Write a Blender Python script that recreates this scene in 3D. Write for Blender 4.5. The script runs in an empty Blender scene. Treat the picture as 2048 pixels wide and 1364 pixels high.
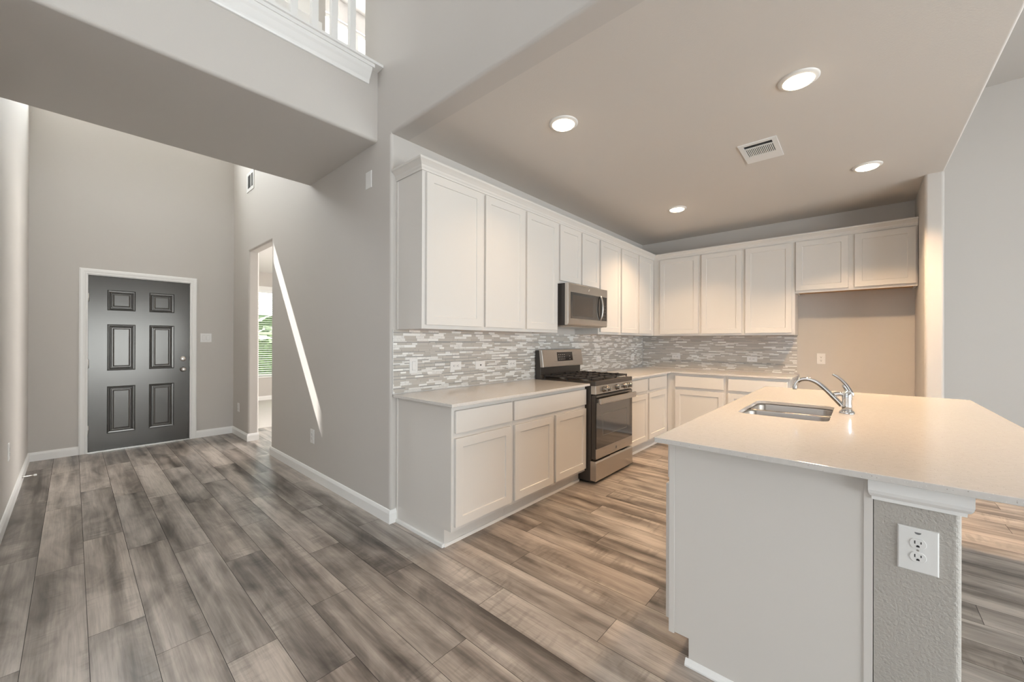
import bpy, bmesh, math, random
from mathutils import Vector, Matrix, Euler

random.seed(7)
SC = bpy.context.scene
COL = SC.collection
R = math.radians

# ------------------------------------------------------------------ camera
F_PX = 782.34
cam_d = bpy.data.cameras.new('camera')
cam = bpy.data.objects.new('camera', cam_d)
COL.objects.link(cam)
cam_d.sensor_fit = 'HORIZONTAL'
cam_d.sensor_width = 36.0
cam_d.lens = F_PX / 2048 * 36.0
cam_d.clip_start = 0.02
cam_d.clip_end = 300


def set_cam():
    t, p, r = R(41.6916), R(0.0732), R(0.1853)
    fw = Vector((-math.sin(t) * math.cos(p), math.cos(t) * math.cos(p), math.sin(p)))
    rt = Vector((math.cos(t), math.sin(t), 0))
    up = rt.cross(fw)
    rt2 = rt * math.cos(r) + up * math.sin(r)
    up2 = up * math.cos(r) - rt * math.sin(r)
    m = Matrix((rt2, up2, -fw)).transposed().to_4x4()
    m.translation = Vector((2.4932, -1.5017, 1.2936))
    cam.matrix_world = m


set_cam()
SC.camera = cam

# ------------------------------------------------------------------ world, sun, daylight
W = bpy.data.worlds.new('sky')
SC.world = W
W.use_nodes = True
bg = W.node_tree.nodes['Background']
bg.inputs[0].default_value = (0.80, 0.90, 1.0, 1)
bg.inputs[1].default_value = 1.7

sun_d = bpy.data.lights.new('sun', 'SUN')
sun_d.energy = 52
sun_d.angle = R(0.2)
sun_d.color = (1, 0.97, 0.92)
sun = bpy.data.objects.new('sun', sun_d)
COL.objects.link(sun)
sun.rotation_euler = Vector((1, 0.12, -1.352)).to_track_quat('-Z', 'Y').to_euler()

COOL = (0.92, 0.98, 1.0)


def daylight(name, loc, aim, sx, sy, energy, color=COOL):
    d = bpy.data.lights.new(name, 'AREA')
    d.shape = 'RECTANGLE'
    d.size, d.size_y = sx, sy
    d.energy = energy
    d.color = color
    o = bpy.data.objects.new(name, d)
    COL.objects.link(o)
    o.location = loc
    q = Vector(aim).to_track_quat('-Z', 'Y')
    o.rotation_euler = q.to_euler()
    return o


# daylight entering through each window opening of the house, study back one added
daylight('daylight_rear_windows', (2.4, -5.68, 1.65), (0, 1, 0), 4.4, 2.0, 4, (1.0, 0.82, 0.64))
daylight('daylight_rear_upper', (2.4, -5.68, 4.15), (0, 1, -0.15), 4.4, 1.5, 14, (1.0, 0.82, 0.64))
daylight('daylight_side_windows', (7.18, -0.55, 1.15), (-1, 0, 0), 6.1, 2.1, 350)
daylight('daylight_foyer_window', (-4.27, -1.12, 4.65), (1, 0, -0.1), 0.95, 1.4, 125)
daylight('daylight_study_window', (-11.0, 1.9, 5.2), (0.725, 0, -0.69), 3.0, 2.2, 200)
daylight('added_study_back_light', (-3.0, 3.78, 1.45), (0, -1, 0), 2.4, 1.7, 230, (1.0, 0.95, 0.90))  # added light behind the study, brightening hall floor and foyer left wall
daylight('daylight_loft_window', (-2.78, 1.36, 4.75), (1, 0, 0), 1.9, 1.5, 45)

SC.view_settings.view_transform = 'Standard'
SC.view_settings.look = 'None'
SC.view_settings.exposure = 0.19
SC.view_settings.gamma = 1.0
SC.view_settings.use_curve_mapping = False
SC.cycles.use_denoising = True
SC.cycles.max_bounces = 10
SC.cycles.diffuse_bounces = 6
SC.cycles.glossy_bounces = 5
SC.cycles.sample_clamp_indirect = 6


# ------------------------------------------------------------------ materials
def mat(name, color, rough=0.5, metal=0.0, bump=None, spec=None, coat=0.0, emit=None):
    m = bpy.data.materials.new(name)
    m.use_nodes = True
    nt = m.node_tree
    b = nt.nodes['Principled BSDF']
    b.inputs['Base Color'].default_value = (*color, 1)
    b.inputs['Roughness'].default_value = rough
    b.inputs['Metallic'].default_value = metal
    if spec is not None:
        b.inputs['Specular IOR Level'].default_value = spec
    if coat:
        b.inputs['Coat Weight'].default_value = coat
        b.inputs['Coat Roughness'].default_value = 0.08
    if emit:
        b.inputs['Emission Color'].default_value = (*emit[0], 1)
        b.inputs['Emission Strength'].default_value = emit[1]
    if bump:
        scale, strength, dist = bump
        tc = nt.nodes.new('ShaderNodeTexCoord')
        n = nt.nodes.new('ShaderNodeTexNoise')
        n.inputs['Scale'].default_value = scale
        n.inputs['Detail'].default_value = 3
        n.inputs['Roughness'].default_value = 0.55
        bp = nt.nodes.new('ShaderNodeBump')
        bp.inputs['Strength'].default_value = strength
        bp.inputs['Distance'].default_value = dist
        nt.links.new(tc.outputs['Object'], n.inputs['Vector'])
        nt.links.new(n.outputs['Fac'], bp.inputs['Height'])
        nt.links.new(bp.outputs['Normal'], b.inputs['Normal'])
    return m


class NT:
    """tiny node helper"""
    def __init__(self, m):
        self.t = m.node_tree
        self.b = self.t.nodes['Principled BSDF']

    def n(self, kind, **kw):
        x = self.t.nodes.new(kind)
        for k, v in kw.items():
            setattr(x, k, v)
        return x

    def l(self, a, b):
        self.t.links.new(a, b)

    def math(self, op, a, b=None):
        x = self.n('ShaderNodeMath', operation=op)
        for i, v in enumerate((a, b)):
            if v is None:
                continue
            if isinstance(v, (int, float)):
                x.inputs[i].default_value = v
            else:
                self.l(v, x.inputs[i])
        return x.outputs[0]

    def ramp(self, fac, stops):
        x = self.n('ShaderNodeValToRGB')
        e = x.color_ramp.elements
        while len(e) < len(stops):
            e.new(0.5)
        for i, (p, c) in enumerate(stops):
            e[i].position = p
            e[i].color = (*c, 1) if len(c) == 3 else c
        self.l(fac, x.inputs[0])
        return x.outputs[0]

    def mix(self, fac, a, b, blend='MIX'):
        x = self.n('ShaderNodeMix', data_type='RGBA', blend_type=blend)
        for i, v in ((0, fac), (6, a), (7, b)):
            if isinstance(v, (int, float)):
                x.inputs[i].default_value = v
            elif isinstance(v, tuple):
                x.inputs[i].default_value = (*v, 1)
            else:
                self.l(v, x.inputs[i])
        return x.outputs[2]

    def noise(self, vec, scale=1.0, detail=4, rough=0.55, dist=0.0):
        x = self.n('ShaderNodeTexNoise')
        x.inputs['Scale'].default_value = scale
        x.inputs['Detail'].default_value = detail
        x.inputs['Roughness'].default_value = rough
        x.inputs['Distortion'].default_value = dist
        self.l(vec, x.inputs['Vector'])
        return x.outputs['Fac']

    def scaled(self, vec, s):
        x = self.n('ShaderNodeVectorMath', operation='MULTIPLY')
        self.l(vec, x.inputs[0])
        x.inputs[1].default_value = s
        return x.outputs[0]


PAINT = (0.575, 0.543, 0.508)
M = {}
M['paint'] = mat('wall_paint', PAINT, 0.75, bump=(170, 0.25, 0.0015))
M['ceil_paint'] = mat('ceiling_paint', (0.64, 0.60, 0.555), 0.85, bump=(110, 0.4, 0.002))
M['white_ceil'] = mat('white_ceiling_paint', (0.80, 0.78, 0.77), 0.85, bump=(110, 0.3, 0.002))
M['texture_wall'] = mat('textured_drywall', (0.46, 0.43, 0.39), 0.45, bump=(120, 0.7, 0.005))
M['trim'] = mat('trim_white', (0.87, 0.86, 0.84), 0.35)
M['cab'] = mat('cabinet_white', (0.70, 0.668, 0.628), 0.38)
M['maple'] = mat('raw_maple', (0.62, 0.36, 0.17), 0.6)
M['plastic'] = mat('white_plastic', (0.80, 0.79, 0.77), 0.35)
M['slot'] = mat('dark_slot', (0.02, 0.02, 0.02), 0.6)
M['chrome'] = mat('chrome', (0.74, 0.73, 0.72), 0.07, 1.0)
M['knob_steel'] = mat('knob_steel', (0.22, 0.20, 0.18), 0.22, 1.0)
M['plastic_shade'] = mat('shaded_white_plastic', (0.55, 0.54, 0.52), 0.4)  # white plastic darkened: shaded gap round each rocker put into the colour
M['nickel'] = mat('satin_nickel', (0.62, 0.60, 0.57), 0.28, 1.0)
M['steel'] = mat('brushed_steel', (0.58, 0.54, 0.495), 0.3, 1.0)
M['sink_steel'] = mat('sink_steel', (0.40, 0.365, 0.33), 0.30, 1.0)
M['black_enamel'] = mat('black_enamel', (0.032, 0.027, 0.024), 0.3)
M['slate'] = mat('dark_range_body', (0.05, 0.042, 0.036), 0.38)
M['iron'] = mat('cast_iron', (0.03, 0.026, 0.024), 0.55)
M['black_glass'] = mat('black_glass', (0.02, 0.017, 0.015), 0.05, coat=1.0)
M['door_paint'] = mat('door_charcoal', (0.040, 0.039, 0.038), 0.21, spec=1.0)
M['grout'] = mat('pale_grout', (0.55, 0.54, 0.52), 0.8)
M['rubber'] = mat('white_rubber', (0.8, 0.8, 0.78), 0.6)
M['carpet'] = mat('pale_carpet', (0.66, 0.64, 0.61), 0.95, bump=(300, 0.8, 0.004))
M['lens'] = mat('lamp_lens', (1, 0.95, 0.85), 0.5, emit=((1.0, 0.80, 0.56), 13.0))
M['lamp_trim'] = mat('lamp_trim', (0.80, 0.77, 0.73), 0.4)
M['duct_shade'] = mat('duct_shade', (0.03, 0.028, 0.026), 0.8)  # near-black colour carrying the shade inside both vent ducts
M['display'] = mat('display_black', (0.012, 0.010, 0.009), 0.12)
M['pale_mark'] = mat('pale_marking', (0.55, 0.52, 0.48), 0.5)
M['grass'] = mat('lawn', (0.10, 0.17, 0.05), 0.9, bump=(40, 0.6, 0.03))
M['leaf'] = mat('hedge_leaf', (0.12, 0.22, 0.06), 0.7)
M['siding'] = mat('neighbour_siding', (0.50, 0.52, 0.55), 0.8)
M['roof'] = mat('neighbour_roof', (0.22, 0.24, 0.27), 0.85)
M['blind'] = mat('blind_slat', (0.85, 0.86, 0.86), 0.5)
M['sticker'] = mat('grey_sticker', (0.18, 0.18, 0.18), 0.5)

# window glass: thin clear sheet
mg = bpy.data.materials.new('window_glass')
mg.use_nodes = True
nt = mg.node_tree
nt.nodes.clear()
out = nt.nodes.new('ShaderNodeOutputMaterial')
mx = nt.nodes.new('ShaderNodeMixShader')
tr = nt.nodes.new('ShaderNodeBsdfTransparent')
gl = nt.nodes.new('ShaderNodeBsdfGlossy')
gl.inputs['Roughness'].default_value = 0.02
mx.inputs[0].default_value = 0.06
nt.links.new(tr.outputs[0], mx.inputs[1])
nt.links.new(gl.outputs[0], mx.inputs[2])
nt.links.new(mx.outputs[0], out.inputs[0])
M['glass'] = mg

M['door_paint'].node_tree.nodes['Principled BSDF'].inputs['Specular Tint'].default_value = (1.0, 0.95, 0.88, 1)

# quartz worktop
M['quartz'] = mat('quartz', (0.78, 0.73, 0.68), 0.12)
q = NT(M['quartz'])
tc = q.n('ShaderNodeTexCoord')
vo = q.n('ShaderNodeTexVoronoi')
vo.inputs['Scale'].default_value = 190
q.l(tc.outputs['Object'], vo.inputs['Vector'])
spk = q.n('ShaderNodeMath', operation='LESS_THAN')
q.l(vo.outputs['Distance'], spk.inputs[0])
spk.inputs[1].default_value = 0.22
sel = q.n('ShaderNodeSeparateColor')
q.l(vo.outputs['Color'], sel.inputs[0])
dark = q.math('LESS_THAN', sel.outputs[0], 0.10)
lite = q.math('GREATER_THAN', sel.outputs[0], 0.80)
base = q.mix(q.noise(tc.outputs['Object'], 60, 3), (0.60, 0.57, 0.535), (0.69, 0.66, 0.625))
c1 = q.mix(q.math('MULTIPLY', spk.outputs[0], dark), base, (0.36, 0.31, 0.27))
c2 = q.mix(q.math('MULTIPLY', spk.outputs[0], lite), c1, (0.74, 0.72, 0.69))
q.l(c2, q.b.inputs['Base Color'])

# plank floor
M['wood'] = mat('vinyl_plank', (0.2, 0.18, 0.16), 0.34)
w = NT(M['wood'])
tc = w.n('ShaderNodeTexCoord')
at = w.n('ShaderNodeAttribute', attribute_name='rnd')
off = w.scaled(at.outputs['Color'], (37.0, 19.0, 11.0))
ad = w.n('ShaderNodeVectorMath', operation='ADD')
w.l(tc.outputs['Object'], ad.inputs[0])
w.l(off, ad.inputs[1])
P = ad.outputs[0]
sepc = w.n('ShaderNodeSeparateColor')
w.l(at.outputs['Color'], sepc.inputs[0])
streak = w.noise(w.scaled(P, (0.55, 10.0, 1)), 1.0, 3, 0.5, 0.5)
blotch = w.noise(w.scaled(P, (2.2, 6.5, 1)), 1.0, 4, 0.55, 0.9)
fine = w.noise(w.scaled(P, (5.0, 130.0, 1)), 1.0, 4, 0.6, 0.4)
ripple = w.noise(w.scaled(P, (26.0, 5.0, 1)), 1.0, 2, 0.5, 1.2)
rmask = w.noise(w.scaled(P, (1.6, 6.0, 1)), 1.0, 1, 0.5)
tone = w.math('ADD', w.math('MULTIPLY', streak, 0.62), w.math('MULTIPLY', blotch, 0.42))
tone = w.math('ADD', tone, w.math('MULTIPLY', w.math('SUBTRACT', sepc.outputs[0], 0.5), 0.09))
base = w.ramp(tone, [(0.35, (0.072, 0.060, 0.051)), (0.44, (0.180, 0.155, 0.136)), (0.54, (0.330, 0.290, 0.258)), (0.65, (0.49, 0.44, 0.395))])
hue = w.mix(w.math('MULTIPLY', sepc.outputs[1], 0.25), base, (1.12, 0.98, 0.86), 'MULTIPLY')
fg = w.ramp(fine, [(0.30, (0.78, 0.78, 0.78)), (0.62, (1.06, 1.06, 1.06))])
c = w.mix(1.0, hue, fg, 'MULTIPLY')
rp = w.ramp(ripple, [(0.36, (0.70, 0.70, 0.70)), (0.52, (1, 1, 1))])
rm = w.ramp(rmask, [(0.52, (0, 0, 0)), (0.66, (0.8, 0.8, 0.8))])
c = w.mix(rm, c, w.mix(1.0, c, rp, 'MULTIPLY'))
w.l(c, w.b.inputs['Base Color'])
rr = w.math('ADD', w.math('MULTIPLY', fine, 0.16), 0.25)
w.l(rr, w.b.inputs['Roughness'])
bp = w.n('ShaderNodeBump')
bp.inputs['Strength'].default_value = 0.25
bp.inputs['Distance'].default_value = 0.0012
w.l(fine, bp.inputs['Height'])
w.l(bp.outputs['Normal'], w.b.inputs['Normal'])
M['seam'] = mat('plank_seam', (0.035, 0.031, 0.028), 0.8)

# mosaic tile: colour carried per tile by the mesh
M['tile_glass'] = mat('mosaic_glass', (0.5, 0.5, 0.48), 0.07)
M['tile_stone'] = mat('mosaic_stone', (0.7, 0.69, 0.66), 0.22)
for k in ('tile_glass', 'tile_stone'):
    t_ = NT(M[k])
    a_ = t_.n('ShaderNodeAttribute', attribute_name='rnd')
    if k == 'tile_stone':
        tc_ = t_.n('ShaderNodeTexCoord')
        v_ = t_.noise(tc_.outputs['Object'], 55, 4, 0.6, 1.5)
        r_ = t_.ramp(v_, [(0.38, (0.86, 0.86, 0.86)), (0.5, (1, 1, 1))])
        t_.l(t_.mix(1.0, a_.outputs['Color'], r_, 'MULTIPLY'), t_.b.inputs['Base Color'])
    else:
        t_.l(a_.outputs['Color'], t_.b.inputs['Base Color'])

# brushed look for the appliance steel
for k in ('steel',):
    s_ = NT(M[k])
    tc_ = s_.n('ShaderNodeTexCoord')
    n_ = s_.noise(s_.scaled(tc_.outputs['Object'], (400, 3, 400)), 1.0, 2)
    s_.l(s_.math('ADD', s_.math('MULTIPLY', n_, 0.12), 0.24), s_.b.inputs['Roughness'])

# leaves
lf = NT(M['leaf'])
tc_ = lf.n('ShaderNodeTexCoord')
lf.l(lf.ramp(lf.noise(tc_.outputs['Object'], 14, 5), [(0.35, (0.016, 0.035, 0.012)), (0.6, (0.11, 0.17, 0.055))]), lf.b.inputs['Base Color'])


# ------------------------------------------------------------------ mesh builder
class MB:
    def __init__(self):
        self.v, self.f, self.s, self.mi = [], [], [], []

    def add(self, verts, faces, smooth=False, mi=0):
        o = len(self.v)
        self.v += [tuple(p) for p in verts]
        for f in faces:
            self.f.append(tuple(o + i for i in f))
            self.s.append(smooth)
            self.mi.append(mi)
        return self

    def box(self, x0, x1, y0, y1, z0, z1, mi=0):
        v = [(x, y, z) for z in (z0, z1) for y in (y0, y1) for x in (x0, x1)]
        f = [(0, 2, 3, 1), (4, 5, 7, 6), (0, 1, 5, 4), (2, 6, 7, 3), (0, 4, 6, 2), (1, 3, 7, 5)]
        return self.add(v, f, mi=mi)

    def prism(self, poly, a0, a1, axis='Z', mi=0, smooth=False):
        """poly: 2D points; axis Z -> (x,y); axis X -> (y,z); axis Y -> (x,z)"""
        area = sum(p[0] * q_[1] - q_[0] * p[1] for p, q_ in zip(poly, poly[1:] + poly[:1]))
        if (area < 0) != (axis == 'Y'):
            poly = poly[::-1]
        n = len(poly)

        def P3(p, a):
            return (p[0], p[1], a) if axis == 'Z' else ((a, p[0], p[1]) if axis == 'X' else (p[0], a, p[1]))
        v = [P3(p, a0) for p in poly] + [P3(p, a1) for p in poly]
        self.add(v, [tuple(range(n - 1, -1, -1)), tuple(range(n, 2 * n))], mi=mi)
        o = len(self.v) - 2 * n
        for i in range(n):
            j = (i + 1) % n
            self.f.append((o + i, o + j, o + n + j, o + n + i))
            self.s.append(smooth)
            self.mi.append(mi)
        return self

    def lathe(self, prof, c=(0, 0, 0), axis='Z', n=24, mi=0):
        """prof: (radius, height) pairs, along axis"""
        v = []
        for r, h in prof:
            for i in range(n):
                a = 2 * math.pi * i / n
                x, y = r * math.cos(a), r * math.sin(a)
                p = {'Z': (x, y, h), 'X': (h, x, y), 'Y': (y, h, x)}[axis]
                v.append((p[0] + c[0], p[1] + c[1], p[2] + c[2]))
        f = []
        for k in range(len(prof) - 1):
            for i in range(n):
                j = (i + 1) % n
                f.append((k * n + i, k * n + j, (k + 1) * n + j, (k + 1) * n + i))
        self.add(v, f, True, mi)
        m = len(prof) - 1
        o = len(self.v) - len(v)
        self.f.append(tuple(o + i for i in range(n - 1, -1, -1)))
        self.f.append(tuple(o + m * n + i for i in range(n)))
        self.s += [False, False]
        self.mi += [mi, mi]
        return self

    def tube(self, pts, rad, n=12, mi=0, flat=None):
        pts = [Vector(p) for p in pts]
        if not isinstance(rad, (list, tuple)):
            rad = [rad] * len(pts)
        if 4 <= len(pts) < 14:      # smooth the path
            ctl, rc, fc = pts, list(rad), flat
            pts, rad, flat = [], [], (None if fc is None else [])
            N_ = len(ctl)
            for i in range(N_ - 1):
                a_, b_, c_, d_ = ctl[max(i - 1, 0)], ctl[i], ctl[i + 1], ctl[min(i + 2, N_ - 1)]
                for q_ in range(4 + (i == N_ - 2)):
                    t = q_ / 4
                    pts.append(0.5 * (2 * b_ + (c_ - a_) * t + (2 * a_ - 5 * b_ + 4 * c_ - d_) * t * t + (3 * b_ - a_ - 3 * c_ + d_) * t ** 3))
                    rad.append(rc[i] * (1 - t) + rc[i + 1] * t)
                    if fc is not None:
                        flat.append(fc[i] * (1 - t) + fc[i + 1] * t)
        v, f = [], []
        prev = None
        for i, p in enumerate(pts):
            d = (pts[min(i + 1, len(pts) - 1)] - pts[max(i - 1, 0)]).normalized()
            if prev is None:
                a = d.cross(Vector((0, 1, 0.01)))
                if a.length < 0.1:
                    a = d.cross(Vector((0, 0, 1)))
            else:
                a = prev - d * prev.dot(d)
            a.normalize()
            prev = a
            b = d.cross(a)
            for k in range(n):
                t = 2 * math.pi * k / n
                ra = rad[i]
                rb = rad[i] if flat is None else flat[i]
                v.append(p + a * math.cos(t) * ra + b * math.sin(t) * rb)
        for i in range(len(pts) - 1):
            for k in range(n):
                j = (k + 1) % n
                f.append((i * n + k, i * n + j, (i + 1) * n + j, (i + 1) * n + k))
        self.add(v, f, True, mi)
        o = len(self.v) - len(v)
        m = len(pts) - 1
        self.f += [tuple(o + k for k in range(n - 1, -1, -1)), tuple(o + m * n + k for k in range(n))]
        self.s += [False, False]
        self.mi += [mi, mi]
        return self

    def build(self, name, m, parent=None, origin=None, bevel=0.0, seg=2, fix=True):
        me = bpy.data.meshes.new(name)
        if parent is not None:
            origin = WL[parent.name]
        if origin is None:
            xs = [p[0] for p in self.v]
            ys = [p[1] for p in self.v]
            zs = [p[2] for p in self.v]
            origin = ((min(xs) + max(xs)) / 2, (min(ys) + max(ys)) / 2, min(zs))
        me.from_pydata([(p[0] - origin[0], p[1] - origin[1], p[2] - origin[2]) for p in self.v], [], self.f)
        ms = m if isinstance(m, (list, tuple)) else [m]
        for k in ms:
            me.materials.append(M[k])
        me.polygons.foreach_set('use_smooth', self.s)
        me.polygons.foreach_set('material_index', self.mi)
        if fix:
            bm = bmesh.new()
            bm.from_mesh(me)
            bmesh.ops.recalc_face_normals(bm, faces=bm.faces)
            bm.to_mesh(me)
            bm.free()
        me.update()
        o = bpy.data.objects.new(name, me)
        COL.objects.link(o)
        if parent is not None:
            o.parent = parent
        else:
            o.location = origin
        WL[o.name] = tuple(origin)
        if bevel:
            b = o.modifiers.new('bevel', 'BEVEL')
            b.width = bevel
            b.segments = seg
            b.limit_method = 'ANGLE'
            b.angle_limit = R(50)
        return o


WL = {}


def tag(o, label, cat, group=None, kind=None):
    o['label'] = label
    o['category'] = cat
    if group:
        o['group'] = group
    o['kind'] = kind or 'thing'
    return o


def thing(name, loc, label, cat, group=None, kind=None):
    o = bpy.data.objects.new(name, None)
    COL.objects.link(o)
    o.location = loc
    o.empty_display_size = 0.1
    WL[o.name] = tuple(loc)
    return tag(o, label, cat, group, kind)


def struct(name, mb, m, label, cat, bevel=0.0, parent=None):
    o = mb.build(name, m, parent=parent, origin=(0, 0, 0) if parent is None else None, bevel=bevel)
    if parent is None:
        tag(o, label, cat, kind='structure')
    return o


def copy_tree(o, parent=None):
    c_ = o.copy()
    COL.objects.link(c_)
    if parent is not None:
        c_.parent = parent
    WL[c_.name] = WL.get(o.name, (0, 0, 0))
    for ch in list(o.children):
        copy_tree(ch, c_)
    return c_


def rounded(poly, radii, n=6):
    """2D polygon with some rounded corners; radii: {index: r}"""
    outp = []
    N = len(poly)
    for i, p in enumerate(poly):
        r = radii.get(i, 0)
        if not r:
            outp.append(p)
            continue
        p = Vector(p)
        a = (Vector(poly[i - 1]) - p).normalized()
        b = (Vector(poly[(i + 1) % N]) - p).normalized()
        c_ = p + (a + b) * r
        for k in range(n + 1):
            t = k / n * math.pi / 2
            outp.append(tuple(c_ - a * r * math.sin(t) - b * r * math.cos(t)))
        # start on the a side: p + a*r
    return outp


def holed_wall(plane, t0, t1, u0, u1, z0, z1, holes):
    """wall slab with rectangular openings; plane 'X' -> u is y, 'Y' -> u is x"""
    mb = MB()
    us = sorted({u0, u1, *[h[0] for h in holes], *[h[1] for h in holes]})
    zs = sorted({z0, z1, *[h[2] for h in holes], *[h[3] for h in holes]})
    for ua, ub in zip(us, us[1:]):
        run = None
        for za, zb in zip(zs, zs[1:]):
            um, zm = (ua + ub) / 2, (za + zb) / 2
            solid = not any(h[0] < um < h[1] and h[2] < zm < h[3] for h in holes)
            if solid:
                run = (run[0], zb) if run else (za, zb)
            if (not solid or zb == zs[-1]) and run:
                if plane == 'X':
                    mb.box(t0, t1, ua, ub, run[0], run[1])
                else:
                    mb.box(ua, ub, t0, t1, run[0], run[1])
                run = None
    return mb


# ------------------------------------------------------------------ dimensions
L = 4.297      # kitchen depth
KW = 2.914     # kitchen width to the alcove wall
EW = 3.033     # outer edge of lowered ceiling / stub wall
LG = 3.477     # front of stub wall
ZC = 2.772     # kitchen ceiling
ZG = 3.735     # great room ceiling
ZT = 5.75      # two-storey ceiling
DX = -4.09     # front door wall
WY = -1.816    # foyer left wall
SX = -7.17     # study front wall
R0 = 0.022

# ------------------------------------------------------------------ floor
def build_floor():
    mb = MB()
    pw, pl, gap = 0.1825, 1.218, 0.0010
    known = {0: -0.013, 1: 0.336, 2: 0.603, 3: -0.268, 4: 0.497, 5: -0.004}
    rnd = []
    x0, x1 = DX - 0.02, 7.0
    y_first, y_last = -5.5, L
    k = math.floor((y_first + 1.4535) / pw)
    prev = 0.4
    while True:
        ya = -1.4535 + k * pw
        if ya > y_last:
            break
        rr_ = random.Random(k * 77 + 5)
        j = known.get(k)
        if j is None:
            j = prev + rr_.choice([0.31, 0.42, 0.55, 0.73])
        prev = j % pl
        s = j - math.ceil((j - x0) / pl) * pl
        while s < x1:
            a, b = max(s, x0), min(s + pl, x1)
            c0, c1_ = max(ya, y_first), min(ya + pw, y_last)
            if b - a > 0.01 and c1_ - c0 > 0.01:
                v = [(a + gap, c0 + gap, 0), (b - gap, c0 + gap, 0), (b - gap, c1_ - gap, 0), (a + gap, c1_ - gap, 0)]
                mb.add(v, [(0, 1, 2, 3)], mi=0)
                rnd.append((rr_.random(), rr_.random(), rr_.random(), 1))
            s += pl
        k += 1
    mb.add([(x0, y_first, -0.0012), (x1, y_first, -0.0012), (x1, y_last, -0.0012), (x0, y_last, -0.0012)], [(0, 1, 2, 3)], mi=1)
    rnd.append((0, 0, 0, 1))
    mb.box(x0, x1, y_first, y_last, -0.15, -0.0015, mi=1)
    rnd += [(0, 0, 0, 1)] * 6
    o = mb.build('floor', ['wood', 'seam'], origin=(0, 0, 0), fix=False)
    at_ = o.data.attributes.new('rnd', 'FLOAT_COLOR', 'FACE')
    for i, c_ in enumerate(rnd):
        at_.data[i].color = c_
    tag(o, 'grey brown wood-look plank floor running from front door to kitchen', 'floor', kind='structure')


build_floor()
struct('floor_study', MB().box(SX, DX - 0.02, 0.12, 3.6, -0.15, 0.006), 'carpet', 'pale carpet in the room beyond the hall opening', 'carpet')

# ------------------------------------------------------------------ walls
# corner wall: hall side + kitchen cabinet side in one L, bullnose corner
poly = [(-2.505, 0), (0, 0), (0, L), (-0.12, L), (-0.12, 0.12), (-2.505, 0.12)]
struct('wall_kitchen_left', MB().prism(rounded(poly, {0: R0, 1: R0, 5: R0}), 0, ZC), 'paint',
       'grey painted corner wall between the hall and the kitchen cabinets', 'wall')
poly = [(DX, 0), (-3.385, 0), (-3.385, 0.12), (DX, 0.12)]
struct('wall_hall', MB().prism(rounded(poly, {1: R0, 2: R0}), 0, ZC), 'paint',
       'narrow grey wall between the front door corner and the hall opening', 'wall')
poly = [(0, 2.44), (0, ZC), (0.12, ZC), (0.12, 2.44)]
struct('wall_hall_header', MB().prism(rounded(poly, {0: R0, 3: R0}), -3.41, -2.48, 'X'), 'paint',
       'grey wall above the hall opening', 'wall')
struct('wall_hall_upper', MB().prism(rounded([(DX, 0), (-1.44, 0), (-1.44, 0.14), (DX, 0.14)], {}), ZC, ZT), 'paint',
       'tall grey wall above the hall opening, with the white vent grille', 'wall')
# header over kitchen with rounded lower edge, continuing up to two-storey ceiling
mb = MB()
mb.prism(rounded([(0, ZC), (0, 3.3), (0.14, 3.3), (0.14, ZC)], {0: R0}), -0.004, EW, 'X')
mb.box(-0.19, -0.004, 0, 0.14, ZC, 3.3)
mb.prism(rounded([(-0.42, 0), (EW, 0), (EW, 0.14), (-0.42, 0.14)], {0: 0.05}), 3.3, ZT)
mb.box(EW, 7.1, 0, 0.14, ZG + 0.02, ZT)
struct('wall_kitchen_header', mb, 'paint', 'tall grey wall above the kitchen opening', 'wall')

holes_f = [(-1.385 - 0.012, -0.48 + 0.012, -0.2, 2.052), (-0.361, -0.1975, 4.395, 4.775), (-1.6, -0.64, 3.95, 5.35)]  # narrow slot is unseen, sized to shape the sun streak on the hall wall
struct('wall_front', holed_wall('X', DX - 0.12, DX, WY - 0.12, 0.12, -0.15, ZT, holes_f), 'paint',
       'tall grey wall around the dark front door', 'wall')
struct('wall_left', MB().box(DX - 0.12, -0.19, WY - 0.12, WY, 0, ZT), 'paint', 'bright grey foyer wall at the far left', 'wall')
struct('wall_back', MB().box(-0.12, 7.1, L, L + 0.12, 0, ZG + 0.1), 'paint', 'grey wall behind the back cabinets and beyond', 'wall')
poly = [(KW, LG), (EW, LG), (EW, L), (KW, L)]
struct('wall_stub', MB().prism(rounded(poly, {0: R0, 1: R0}), 0, ZC), 'paint',
       'short grey wall end beside the refrigerator alcove', 'wall')
struct('wall_rear', holed_wall('Y', -5.62, -5.5, -0.31, 7.12, 0, ZT, [(0.2, 2.3, 0.65, 2.65), (2.5, 4.6, 0.65, 2.65), (0.2, 4.6, 3.4, 4.9)]),
       'paint', 'grey wall behind the viewpoint with windows', 'wall')
struct('wall_right', holed_wall('X', 7.0, 7.12, -5.5, L, 0, ZT, [(-3.6, -1.7, 0.1, 2.2), (-1.5, 0.4, 0.1, 2.2), (0.6, 2.5, 0.1, 2.2)]),
       'paint', 'grey wall of the great room with windows', 'wall')
struct('wall_living_left', MB().box(-0.31, -0.19, -5.5, WY - 0.12, 0, ZT), 'paint', 'grey living room wall', 'wall')

# added unseen slab that blocks direct sun at the high foyer window
struct('foyer_sun_blocker', MB().box(DX - 1.45, DX - 0.12, -2.4, -0.60, 5.55, 5.7), 'trim', 'added unseen sun-blocking slab outside above the high foyer window', 'roof')
struct('study_sun_blocker', MB().box(SX - 1.9, SX - 0.13, -2.4, 4.2, 2.86, 2.98), 'trim', 'added unseen slab outside blocking sun from the study window', 'roof')  # added slab out of view, keeps direct sun off the study carpet
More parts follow.
